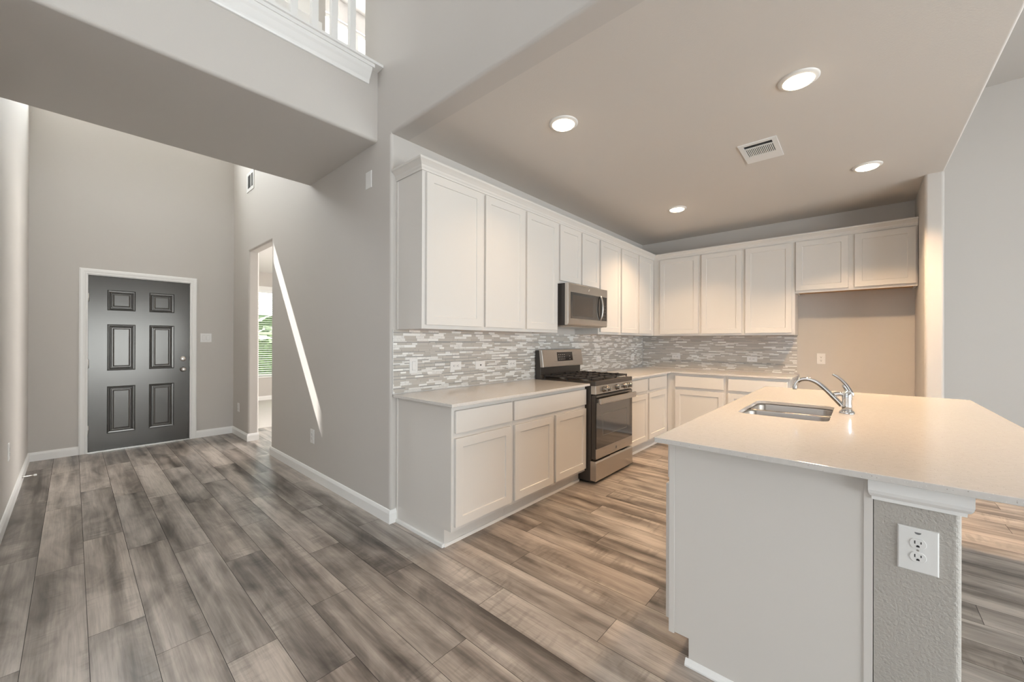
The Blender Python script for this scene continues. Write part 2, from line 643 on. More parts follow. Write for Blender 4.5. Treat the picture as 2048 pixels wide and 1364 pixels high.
# study shell
struct('wall_study_front', holed_wall('X', SX - 0.12, SX, 0.0, 3.72, -0.15, ZC, [(1.10, 2.62, 0.52, 2.40)]), 'paint', 'beige wall with a blind-covered window seen through the hall opening', 'wall')
struct('wall_study_back', holed_wall('Y', 3.6, 3.72, SX, -0.12, -0.15, ZC, [(-4.2, -1.8, 0.6, 2.3)]), 'paint', 'back wall of the room beyond the hall opening', 'wall')
struct('wall_study_side', MB().box(SX, DX - 0.12, 0.0, 0.12, -0.15, ZC), 'paint', 'side wall of the room beyond the hall opening', 'wall')
struct('ceiling_study', MB().box(SX - 0.12, -1.44, 0.14, 3.72, ZC, ZC + 0.5), 'white_ceil', 'ceiling of the room beyond the hall opening', 'ceiling')
struct('ceiling_study.001', MB().box(SX - 0.12, DX - 0.12, 0.0, 0.14, ZC, ZC + 0.5), 'white_ceil', 'ceiling edge of the room beyond the hall opening', 'ceiling')

# bridge slab with bullnose lower edges
poly = [(-1.44, ZC), (-0.19, ZC), (-0.19, 3.285), (-1.44, 3.285)]
mb = MB().prism(rounded(poly, {0: R0, 1: R0}), WY, 0.0, 'Y')
mb.box(-1.44, -0.19, 0.0, 3.72, ZC + 0.001, 3.285)
mb.box(-0.19, -0.12, 0.14, 3.72, ZC + 0.001, 3.285)
struct('ceiling_bridge', mb, 'paint', 'grey upstairs bridge crossing above the hall, below the railing', 'ceiling')

# kitchen ceiling and others
poly = [(-0.12, ZC), (EW, ZC), (EW, 3.3), (-0.12, 3.3)]
struct('ceiling_kitchen', MB().prism(rounded(poly, {1: 0.016}), 0.14, L, 'Y'), 'ceil_paint', 'lowered kitchen ceiling with four recessed lights', 'ceiling')
mb = MB().box(EW - 0.12, EW, 0.14, L, 3.3, ZG + 0.1)
struct('wall_great_header', mb, 'paint', 'wall strip above the kitchen ceiling edge', 'wall')
struct('ceiling_great', MB().box(EW - 0.12, 7.1, 0.14, L + 0.1, ZG, ZG + 0.1), 'paint', 'great room ceiling at the upper right', 'ceiling')
struct('ceiling_high', MB().box(DX - 0.12, 7.12, -5.62, 3.72, ZT, ZT + 0.12), 'white_ceil', 'two-storey white ceiling', 'ceiling')
# loft shell
struct('wall_loft', holed_wall('X', -2.72, -2.60, 0.14, 3.72, 3.27, ZT, [(0.42, 2.3, 4.0, 5.5)]), 'white_ceil', 'upstairs wall with a bright window seen through the railing', 'wall')
struct('wall_loft_back', MB().box(-2.72, -0.12, 3.6, 3.72, 3.27, ZT), 'paint', 'upstairs back wall', 'wall')
struct('wall_loft_right', MB().box(-0.30, -0.12, 0.14, 3.6, 3.285, ZT), 'paint', 'upstairs side wall', 'wall')

# ------------------------------------------------------------------ baseboards
def base_profile_run(name, pts, normals, label):
    """axis-aligned run: pts on the wall line, normals per segment (outward)"""
    prof = [(0, 0), (0.014, 0), (0.014, 0.070), (0.010, 0.082), (0.006, 0.092), (0, 0.095)]
    v, f = [], []
    n = len(pts)
    for i, p in enumerate(pts):
        na = normals[max(i - 1, 0)]
        nb = normals[min(i, n - 2)]
        d = Vector((na[0], na[1])) + (Vector((nb[0], nb[1])) if na != nb else Vector((0, 0)))
        for o_, z in prof:
            v.append((p[0] + d.x * o_, p[1] + d.y * o_, z))
    m = len(prof)
    for i in range(n - 1):
        for k in range(m):
            j = (k + 1) % m
            f.append((i * m + k, i * m + j, (i + 1) * m + j, (i + 1) * m + k))
    f.append(tuple(range(m)))
    f.append(tuple((n - 1) * m + k for k in range(m)))
    mb = MB().add(v, f)
    return struct(name, mb, 'trim', label, 'baseboard')


base_profile_run('baseboard_hall', [(-2.505, 0.12), (-2.505, 0), (0, 0), (0, 0.058)], [(-1, 0), (0, -1), (1, 0)], 'white baseboard along the hall wall to the kitchen corner')
base_profile_run('baseboard_front', [(DX, -0.41), (DX, 0), (-3.385, 0), (-3.385, 0.12)], [(1, 0), (0, -1), (1, 0)], 'white baseboard right of the front door round to the opening')
base_profile_run('baseboard_left', [(-0.19, WY), (DX, WY), (DX, -1.457)], [(0, 1), (1, 0)], 'white baseboard along the foyer left wall')
base_profile_run('baseboard_study', [(SX, 0.12), (SX, 3.6)], [(1, 0)], 'white baseboard under the study window')
base_profile_run('baseboard_back', [(KW, L), (KW, LG), (EW, LG), (EW, L), (7.0, L)], [(-1, 0), (0, -1), (1, 0), (0, -1)], 'white baseboard around the alcove wall end')

# ------------------------------------------------------------------ front door
def panel_door():
    y0, y1, z0, z1 = -1.385, -0.48, 0.012, 2.04
    xf = DX - 0.015
    cols = [(-1.233, -0.994), (-0.870, -0.634)]
    rows = [(0.198, 0.749), (0.936, 1.481), (1.645, 1.884)]
    d = thing('door_1', (DX - 0.03, (y0 + y1) / 2, 0.012), 'charcoal six panel front door in white casing', 'door', kind='structure')
    mb = MB()
    # face grid with holes
    ys = [y0, cols[0][0], cols[0][1], cols[1][0], cols[1][1], y1]
    zs = [z0]
    for r in rows:
        zs += list(r)
    zs.append(z1)
    for i in range(5):
        for j in range(7):
            if i in (1, 3) and j in (1, 3, 5):
                continue
            a, b, c_, e = ys[i], ys[i + 1], zs[j], zs[j + 1]
            mb.add([(xf, a, c_), (xf, b, c_), (xf, b, e), (xf, a, e)], [(0, 1, 2, 3)])
    steps = [(0.0, 0.0), (0.006, -0.010), (0.020, -0.012), (0.026, -0.004), (0.034, -0.003), (0.040, -0.009), (0.046, -0.009), (0.058, -0.0035)]
    for (a, b) in cols:
        for (c_, e) in rows:
            rings = []
            for ins, dep in steps:
                rings.append([(xf + dep, a + ins, c_ + ins), (xf + dep, b - ins, c_ + ins), (xf + dep, b - ins, e - ins), (xf + dep, a + ins, e - ins)])
            v = [p for r in rings for p in r]
            f = []
            for k in range(len(rings) - 1):
                for i in range(4):
                    j = (i + 1) % 4
                    f.append((k * 4 + i, k * 4 + j, k * 4 + 4 + j, k * 4 + 4 + i))
            k = (len(rings) - 1) * 4
            f.append((k, k + 1, k + 2, k + 3))
            mb.add(v, f)
    # edges and back
    xb = xf - 0.044
    v = [(x, y, z) for x in (xf, xb) for (y, z) in ((y0, z0), (y1, z0), (y1, z1), (y0, z1))]
    mb.add(v, [(4, 5, 6, 7), (0, 1, 5, 4), (1, 2, 6, 5), (2, 3, 7, 6), (3, 0, 4, 7)])
    mb.build('door_panel', 'door_paint', d, fix=False)
    kn = MB().lathe([(0.033, 0), (0.033, 0.006), (0.014, 0.012), (0.012, 0.03), (0.022, 0.04), (0.028, 0.052), (0.026, 0.064), (0.014, 0.071), (0.002, 0.072)], (xf, -0.545, 0.918), 'X', 24)
    kn.build('door_knob', 'nickel', d)
    db = MB().lathe([(0.032, 0), (0.032, 0.008), (0.027, 0.014), (0.002, 0.014)], (xf, -0.545, 1.056), 'X', 24)
    dbo = db.build('deadbolt', 'nickel', d)
    MB().box(xf + 0.014, xf + 0.030, -0.549, -0.541, 1.040, 1.072).build('thumb_turn', 'nickel', dbo, bevel=0.002)
    for zc in (1.785, 1.022, 0.265):
        MB().lathe([(0.007, -0.05), (0.007, 0.05)], (DX - 0.006, -1.3845, zc), 'Z', 10).build('hinge', 'nickel', d)
    for zc in (0.918, 1.056):
        MB().box(xf - 0.03, xf + 0.002, -0.4795, -0.472, zc - 0.03, zc + 0.03).build('latch_plate', 'slot', d)
    MB().box(DX - 0.11, DX + 0.012, -1.40, -0.465, -0.002, 0.011).build('threshold', 'nickel', d)
    # jamb + casing
    j = MB()
    j.box(DX - 0.12, DX + 0.002, -1.397, -1.387, 0, 2.052)
    j.box(DX - 0.12, DX + 0.002, -0.478, -0.468, 0, 2.052)
    j.box(DX - 0.12, DX + 0.002, -1.397, -0.468, 2.042, 2.052)
    j.build('door_jamb', 'trim', d)
    # outer weather skin closing the gap behind the leaf
    MB().box(DX - 0.12, DX - 0.07, -1.397, -0.468, -0.02, 2.052).build('outer_skin', 'door_paint', d)


panel_door()


def casing(name, x, y0, y1, z1, wdt, label):
    prof = [(0, 0), (0.012, 0.0), (0.016, 0.012), (0.013, 0.02), (0.018, 0.035), (0.018, wdt - 0.012), (0.012, wdt), (0, wdt)]
    path = [(y0, 0, -1, 0), (y0, z1, -1, 1), (y1, z1, 1, 1), (y1, 0, 1, 0)]
    v, f = [], []
    m = len(prof)
    for (y, z, sy, sz) in path:
        for (o_, wv) in prof:
            v.append((x + o_, y + sy * wv, z + sz * wv))
    for i in range(3):
        for k in range(m):
            j = (k + 1) % m
            f.append((i * m + k, i * m + j, (i + 1) * m + j, (i + 1) * m + k))
    f += [tuple(range(m)), tuple(3 * m + k for k in range(m))]
    struct(name, MB().add(v, f), 'trim', label, 'trim')


casing('trim_1', DX, -1.391, -0.474, 2.047, 0.066, 'white casing around the charcoal front door')


# ------------------------------------------------------------------ windows
def window(name, plane, t, u0, u1, z0, z1, sign, label, mull=1, rail=True, fw=0.045):
    """plane X: at x=t spanning y; sign = room side direction"""
    d = thing(name, ((t, (u0 + u1) / 2, z0) if plane == 'X' else ((u0 + u1) / 2, t, z0)), label, 'window', kind='structure')
    fr = MB()
    gl_ = MB()

    def bx(mb, ua, ub, za, zb, ta, tb):
        a, b = sorted((t + ta * sign, t + tb * sign))
        if plane == 'X':
            mb.box(a, b, ua, ub, za, zb)
        else:
            mb.box(ua, ub, a, b, za, zb)
    bx(fr, u0, u0 + fw, z0, z1, -0.05, 0)
    bx(fr, u1 - fw, u1, z0, z1, -0.05, 0)
    bx(fr, u0 + fw, u1 - fw, z0, z0 + fw, -0.05, 0)
    bx(fr, u0 + fw, u1 - fw, z1 - fw, z1, -0.05, 0)
    if rail:
        zm = (z0 + z1) / 2
        bx(fr, u0 + fw, u1 - fw, zm - 0.025, zm + 0.025, -0.045, -0.005)
    for k in range(mull):
        um = u0 + (u1 - u0) * (k + 1) / (mull + 1)
        bx(fr, um - 0.03, um + 0.03, z0 + fw, z1 - fw, -0.048, -0.002)
    fr.build('window_frame', 'trim', d)
    bx(gl_, u0 + 0.01, u1 - 0.01, z0 + 0.01, z1 - 0.01, -0.028, -0.024)
    gl_.build('window_pane', 'glass', d)
    return d


w1 = window('window_1', 'X', SX - 0.03, 1.10, 2.62, 0.52, 2.40, 1, 'white framed window with blinds beyond the hall opening', mull=0)
mb = MB().box(SX - 0.03, SX + 0.03, 1.05, 2.67, 0.495, 0.52)
mb.build('window_sill', 'trim', w1)
MB().box(SX - 0.025, SX + 0.02, 1.09, 2.63, 2.395, 2.47).build('window_head', 'trim', w1)
window('window_2', 'X', -2.63, 0.42, 2.3, 4.0, 5.5, 1, 'bright upstairs window behind the railing', mull=2, rail=False)
window('window_3', 'X', DX - 0.03, -1.6, -0.64, 3.95, 5.35, 1, 'high foyer window above the front door', mull=0)
window('window_4', 'Y', 3.63, -4.2, -1.8, 0.6, 2.3, -1, 'added unseen window in the back wall of the room beyond the hall opening')  # unseen window added so extra light reaches the foyer left wall
window('window_5', 'Y', -5.53, 0.2, 2.3, 0.65, 2.65, 1, 'living room window behind the viewpoint')
window('window_6', 'Y', -5.53, 2.5, 4.6, 0.65, 2.65, 1, 'second living room window behind the viewpoint')
window('window_7', 'Y', -5.53, 0.2, 4.6, 3.4, 4.9, 1, 'high living room window behind the viewpoint', mull=2, rail=False)
for i, ya in enumerate((-3.6, -1.5, 0.6)):
    window('window_%d' % (8 + i), 'X', 7.03, ya, ya + 1.9, 0.1, 2.2, -1, ['first', 'second', 'third'][i] + ' great room window on the right wall')

# blinds on study window
bl = thing('window_blind', (SX + 0.03, 1.86, 0.56), 'white slatted blind hanging in the window beyond the hall opening', 'blind')
mb = MB()
z = 0.60
while z < 2.34:
    a = 0.010
    mb.add([(SX + 0.020, 1.13, z + a), (SX + 0.020, 2.59, z + a), (SX + 0.058, 2.59, z - a * 0.2), (SX + 0.058, 1.13, z - a * 0.2),
            (SX + 0.020, 1.13, z + a - 0.002), (SX + 0.020, 2.59, z + a - 0.002), (SX + 0.058, 2.59, z - a * 0.2 - 0.002), (SX + 0.058, 1.13, z - a * 0.2 - 0.002)],
           [(0, 1, 2, 3), (7, 6, 5, 4), (0, 4, 5, 1), (2, 6, 7, 3), (0, 3, 7, 4), (1, 5, 6, 2)])
    z += 0.046
mb.build('slats', 'blind', bl)
MB().box(SX + 0.012, SX + 0.065, 1.12, 2.60, 2.33, 2.39).build('headrail', 'blind', bl)
MB().box(SX + 0.018, SX + 0.058, 1.13, 2.59, 0.545, 0.575).build('bottom_rail', 'blind', bl)

# ------------------------------------------------------------------ outside the study window
struct('ground', MB().box(-45, SX - 0.2, -25, 40, -0.6, -0.3), 'grass', 'lawn outside the study window', 'ground')


def blob(name, loc, rad, label, cat, seed):
    rr_ = random.Random(seed)
    bm = bmesh.new()
    bmesh.ops.create_icosphere(bm, subdivisions=4, radius=1)
    for v in bm.verts:
        k = 1 + 0.16 * math.sin(v.co.x * 7 + seed) * math.sin(v.co.y * 6 + 1) + rr_.uniform(-0.07, 0.07)
        v.co = Vector((v.co.x * rad[0] * k, v.co.y * rad[1] * k, v.co.z * rad[2] * k + rad[2] * 0.9))
    me = bpy.data.meshes.new(name)
    bm.to_mesh(me)
    bm.free()
    me.materials.append(M['leaf'])
    o = bpy.data.objects.new(name, me)
    COL.objects.link(o)
    o.location = loc
    tag(o, label, cat)


blob('bush', (-10.6, 2.4, -0.32), (0.7, 1.3, 0.95), 'low green bush outside the study window, nearest the glass', 'bush', 3)
blob('bush', (-14.5, 3.4, -0.32), (1.2, 2.0, 1.25), 'taller green bush farther outside the study window', 'bush', 8)
hs = thing('neighbour_house', (-24, 6, -0.3), 'pale house with grey roof far outside the study window', 'house')
MB().box(-27, -21, -2, 13, -0.35, 2.6).build('house_wall', 'siding', hs)
MB().prism([(-27.6, 2.6), (-20.4, 2.6), (-24, 4.6)], -2.5, 13.5, 'Y').build('house_roof', 'roof', hs)


# ------------------------------------------------------------------ cabinets
def shaker(mb, O, U, N, wd, ht, t=0.019, fw=0.058, rec=0.007, flat=False):
    """door slab with recessed centre; O lower-left corner on frame plane, U width dir, N outward"""
    O, U, N = Vector(O), Vector(U), Vector(N)
    Z = Vector((0, 0, 1))

    def P(u, z_, n_):
        return O + U * u + Z * z_ + N * n_
    if flat:
        rings = [(0, 0), (0, t)]
    else:
        rings = [(0, 0), (0, t), (fw, t), (fw + 0.0015, t - rec * 0.9), (fw + 0.004, t - rec)]
    v, f = [], []
    for ins, n_ in rings:
        v += [P(ins, ins, n_), P(wd - ins, ins, n_), P(wd - ins, ht - ins, n_), P(ins, ht - ins, n_)]
    for k in range(len(rings) - 1):
        for i in range(4):
            j = (i + 1) % 4
            f.append((k * 4 + i, k * 4 + j, k * 4 + 4 + j, k * 4 + 4 + i))
    k = (len(rings) - 1) * 4
    f += [(k, k + 1, k + 2, k + 3), (3, 2, 1, 0)]
    mb.add(v, f)
    return mb


ZB, ZU = 1.378, 2.436      # uppers
XU = 0.305
YU = L - 0.325
YB = 0.047


def upper(run, a, b, z0, doors, label, group, dz=0.027):
    """run 'L' along the left wall (a..b in y) or 'B' along the back wall (a..b in x)"""
    if run == 'L':
        root = thing('wall_cabinet', (0.15, (a + b) / 2, z0), label, 'cabinet', group)
        D0, D1 = 0.003, XU

        def bx(mb, u0, u1, d0, d1, za, zb):
            return mb.box(d0, d1, u0, u1, za, zb)
        O = lambda u, z_: (XU + 0.001, u, z_)
        U, N = (0, 1, 0), (1, 0, 0)
    else:
        root = thing('wall_cabinet', ((a + b) / 2, L - 0.16, z0), label, 'cabinet', group)

        def bx(mb, u0, u1, d0, d1, za, zb):
            return mb.box(u0, u1, L - d1, L - d0, za, zb)
        D0, D1 = 0.003, 0.325
        O = lambda u, z_: (u, YU - 0.001, z_)
        U, N = (1, 0, 0), (0, -1, 0)
    e = 0.0006
    a_, b_ = a + e, b - e
    mb = MB()
    bx(mb, a_, a_ + 0.016, D0, D1 - 0.019, z0, ZU + 0.02)
    bx(mb, b_ - 0.016, b_, D0, D1 - 0.019, z0, ZU + 0.02)
    bx(mb, a_, b_, D1 - 0.019, D1, z0, ZU + 0.02)
    bx(mb, a_, b_, D0, D1 - 0.019, ZU + 0.004, ZU + 0.02)
    mb.build('carcass', 'cab', root, bevel=0.001)
    bx(MB(), a_ + 0.016, b_ - 0.016, D0, D1 - 0.019, z0 + 0.018, z0 + 0.03).build('bottom_panel', 'maple', root)
    for (u0, u1) in doors:
        shaker(MB(), O(u0, z0 + dz), U, N, u1 - u0, ZU - 0.006 - z0 - dz).build('door', 'cab', root, bevel=0.0012)
    return root


GU = 'white wall cabinets'
c = upper('L', YB, 0.607, ZB, [(0.074, 0.589)], 'white wall cabinet nearest the hall corner, with one tall door', GU)
MB().box(0.003, 0.02, YB - 0.004, YB + 0.001, ZB, ZU).build('scribe_strip', 'cab', c)
upper('L', 0.607, 1.617, ZB, [(0.627, 1.090), (1.131, 1.590)], 'white two door wall cabinet left of the microwave, over the counter', GU)
upper('L', 1.617, 2.400, 1.858, [(1.636, 2.010), (2.038, 2.388)], 'short white two door cabinet directly above the microwave', GU, dz=0.03)
upper('L', 2.400, 3.432, ZB, [(2.424, 2.907), (2.945, 3.415)], 'white two door wall cabinet right of the microwave', GU)
upper('L', 3.432, YU - 0.001, ZB, [(3.452, 3.880)], 'white single door wall cabinet on the range wall at the inside corner', GU)
upper('B', XU + 0.0012, 0.922, ZB, [(0.400, 0.903)], 'white single door wall cabinet at the left end of the back wall', GU)
upper('B', 0.922, 1.936, ZB, [(0.943, 1.402), (1.443, 1.907)], 'white two door wall cabinet in the middle of the back wall', GU)
upper('B', 1.936, KW - 0.003, 1.851, [(1.945, 2.396), (2.447, 2.897)], 'short white two door cabinet over the empty refrigerator alcove', GU)


def crown():
    prof = [(0, 2.440), (0.006, 2.440), (0.008, 2.452), (0.013, 2.460), (0.016, 2.472), (0.028, 2.486), (0.038, 2.496), (0.043, 2.500), (0.043, 2.514), (0, 2.514)]
    path = []
    for o_, z_ in prof:
        path.append([(0.003, YB - o_ - 0.001, z_), (XU + o_ + 0.001, YB - o_ - 0.001, z_), (XU + o_ + 0.001, YU - o_ - 0.001, z_), (KW - 0.003, YU - o_ - 0.001, z_)])
    v, f = [], []
    m = len(prof)
    for s in range(4):
        for k in range(m):
            v.append(path[k][s])
    for s in range(3):
        for k in range(m):
            j = (k + 1) % m
            f.append((s * m + k, s * m + j, (s + 1) * m + j, (s + 1) * m + k))
    f += [tuple(range(m)), tuple(3 * m + k for k in range(m))]
    o = MB().add(v, f).build('crown_molding', 'cab')
    tag(o, 'white crown molding along the tops of the wall cabinets', 'molding')


crown()
ZK = 0.892   # base cabinet top
XF = 0.610
YF = L - 0.630


def base_unit(run, a, b, doors, drawers, label, end=None, toe=True):
    if run == 'L':
        root = thing('base_cabinet', (0.3, (a + b) / 2, 0), label, 'cabinet', 'white base cabinets')

        def bx(mb, u0, u1, d0, d1, za, zb):
            return mb.box(d0, d1, u0, u1, za, zb)
        F = XF
        O = lambda u, z_: (XF + 0.001, u, z_)
        U, N = (0, 1, 0), (1, 0, 0)
    else:
        root = thing('base_cabinet', ((a + b) / 2, L - 0.3, 0), label, 'cabinet', 'white base cabinets')
        F = 0.63

        def bx(mb, u0, u1, d0, d1, za, zb):
            return mb.box(u0, u1, L - d1, L - d0, za, zb)
        O = lambda u, z_: (u, YF - 0.001, z_)
        U, N = (1, 0, 0), (0, -1, 0)
    e = 0.0006
    mb = MB()
    bx(mb, a + e, b - e, 0.003, F, 0.112, ZK)
    mb.build('carcass', 'cab', root, bevel=0.001)
    mb = MB()
    bx(mb, a + e + (0.0 if end != 'a' else 0.0), b - e, 0.003, F - 0.068, 0.001, 0.112)
    mb.build('toe_kick', 'cab', root)
    mb = MB()
    bx(mb, a + e, b - e, F - 0.068, F - 0.058, 0.001, 0.022)
    mb.build('shoe_molding', 'trim', root)
    for (u0, u1) in drawers:
        shaker(MB(), O(u0, 0.722), U, N, u1 - u0, 0.140, flat=True).build('drawer_front', 'cab', root, bevel=0.0025)
    for (u0, u1) in doors:
        shaker(MB(), O(u0, 0.140), U, N, u1 - u0, 0.548).build('door', 'cab', root, bevel=0.0012)
    return root


c = base_unit('L', 0.052, 0.607, [(0.074, 0.589)], [(0.074, 0.600)], 'white base cabinet with drawer and one door at the hall end')
MB().box(0.003, 0.545, 0.0345, 0.052, 0.001, 0.023).build('end_shoe_molding', 'trim', c)
MB().box(0.003, 0.018, 0.046, 0.0525, 0.023, ZK).build('scribe_strip', 'cab', c)
base_unit('L', 0.607, 1.620, [(0.630, 1.103), (1.139, 1.611)], [(0.622, 1.611)], 'white two door base cabinet with one wide drawer, left of the range')
base_unit('L', 2.400, 3.010, [(2.424, 2.990)], [(2.424, 2.990)], 'white base cabinet with drawer and door, immediately right of the range')
base_unit('L', 3.010, YF - 0.001, [(3.042, 3.592)], [(3.042, 3.592)], 'white base cabinet with drawer and door on the range wall at the inside corner')
base_unit('B', XF + 0.001, 1.302, [(0.716, 1.279)], [(0.716, 1.279)], 'white base cabinet with drawer and door at the left of the back wall')
base_unit('B', 1.302, 1.925, [(1.326, 1.903)], [(1.326, 1.903)], 'white base cabinet on the back wall beside the refrigerator alcove')

# worktops
o = MB().box(0.013, 0.664, 0.012, 1.619, ZK + 0.002, 0.914).build('countertop', 'quartz', bevel=0.0025)
tag(o, 'pale quartz countertop left of the range', 'countertop')
poly = [(0.013, 2.402), (0.664, 2.402), (0.664, L - 0.664), (1.948, L - 0.664), (1.948, L - 0.013), (0.013, L - 0.013)]
o = MB().prism(poly, ZK + 0.002, 0.914).build('countertop', 'quartz', bevel=0.0025)
tag(o, 'L shaped pale quartz countertop in the back corner right of the range', 'countertop')


# ------------------------------------------------------------------ backsplash mosaics
def mosaic(name, run, a, b, z0, z1, label, seed, extra=None, pg=0.44):
    rr_ = random.Random(seed)
    mb = MB()
    cols = []

    def quad(u0, u1, za, zb, h, mi, col_):
        # raised tile: front + four sides
        if run == 'L':
            P = lambda u, z_, n_: (n_, u, z_)
        else:
            P = lambda u, z_, n_: (u, L - n_, z_)
        v = [P(u0, za, h), P(u1, za, h), P(u1, zb, h), P(u0, zb, h), P(u0, za, 0.004), P(u1, za, 0.004), P(u1, zb, 0.004), P(u0, zb, 0.004)]
        f = [(0, 1, 2, 3), (0, 4, 5, 1), (1, 5, 6, 2), (2, 6, 7, 3), (3, 7, 4, 0)]
        if run == 'B':
            f = [q_[::-1] for q_ in f]
        if run == 'L':
            pass
        mb.add(v, f, mi=mi)
        cols.extend([col_] * 5)
    g = 0.0013
    z = z0 + 0.003
    while z < z1 - 0.004:
        h = rr_.choice([0.0070, 0.0145, 0.0145, 0.0150, 0.0190, 0.0070])
        zb = min(z + h, z1)
        if z1 - zb < 0.006:
            zb = z1
        u = a - rr_.uniform(0, 0.1)
        last = None
        while u < b:
            ln = rr_.choice([0.048, 0.075, 0.10, 0.10, 0.13, 0.15])
            k = rr_.random()
            kind = 'g' if k < pg else ('m' if k < pg + (1 - pg) * 0.6 else 'w')
            if h < 0.008 and rr_.random() < 0.7:
                kind = 't'
            if kind == last and kind in 'mw':
                kind = 'g'
            last = kind
            u0, u1 = max(u, a), min(u + ln, b)
            if u1 - u0 > 0.006:
                s = rr_.uniform(-0.03, 0.03)
                if kind == 't':
                    quad(u0 + g / 2, u1 - g / 2, z + g / 2, zb - g / 2, 0.0085, 1, (0.36 + s, 0.35 + s, 0.33 + s, 1))
                elif kind == 'g':
                    quad(u0 + g / 2, u1 - g / 2, z + g / 2, zb - g / 2, 0.0085, 1, (0.535 + s, 0.505 + s, 0.46 + s, 1))
                elif kind == 'm':
                    quad(u0 + g / 2, u1 - g / 2, z + g / 2, zb - g / 2, 0.0095, 2, (0.80 + s, 0.785 + s, 0.75 + s, 1))
                else:
                    quad(u0 + g / 2, u1 - g / 2, z + g / 2, zb - g / 2, 0.0095, 1, (0.86 + s, 0.855 + s, 0.825 + s, 1))
            u += ln
        z = zb
    nb = len(mb.f)
    if run == 'L':
        mb.box(0.001, 0.0065, a, b, z0, z1)
    else:
        mb.box(a, b, L - 0.0065, L - 0.001, z0, z1)
    cols.extend([(0.5, 0.5, 0.5, 1)] * (len(mb.f) - nb))
    if extra:
        n0 = len(mb.f)
        extra(mb)
        cols.extend([(0.84, 0.83, 0.81, 1)] * (len(mb.f) - n0))
    o = mb.build(name, ['grout', 'tile_glass', 'tile_stone'], fix=False)
    bm = bmesh.new()
    bm.from_mesh(o.data)
    bmesh.ops.recalc_face_normals(bm, faces=bm.faces)
    bm.to_mesh(o.data)
    bm.free()
    at_ = o.data.attributes.new('rnd', 'FLOAT_COLOR', 'FACE')
    for i, c_ in enumerate(cols):
        at_.data[i].color = c_
    tag(o, label, 'backsplash')


mosaic('backsplash', 'L', 0.016, L - 0.012, 0.9155, 1.376, 'grey and white strip mosaic backsplash behind the range', 11,
       extra=lambda mb: (mb.box(0.001, 0.011, 0.0125, 0.0155, 0.9155, 1.376, mi=2), mb.box(0.001, 0.0115, L - 0.0155, L - 0.0122, 0.9155, 1.376, mi=2), mb.box(0.001, 0.0112, 0.0156, L - 0.0156, 0.9150, 0.9185, mi=2)))
mosaic('backsplash', 'B', 0.0125, 1.925, 0.9155, 1.376, 'grey and white strip mosaic backsplash on the back wall', 23, pg=0.68, extra=lambda mb: mb.box(0.0125, 1.925, L - 0.0112, L - 0.001, 0.9150, 0.9185, mi=2))  # more grey tiles: dim glass reflections put into the tile mix


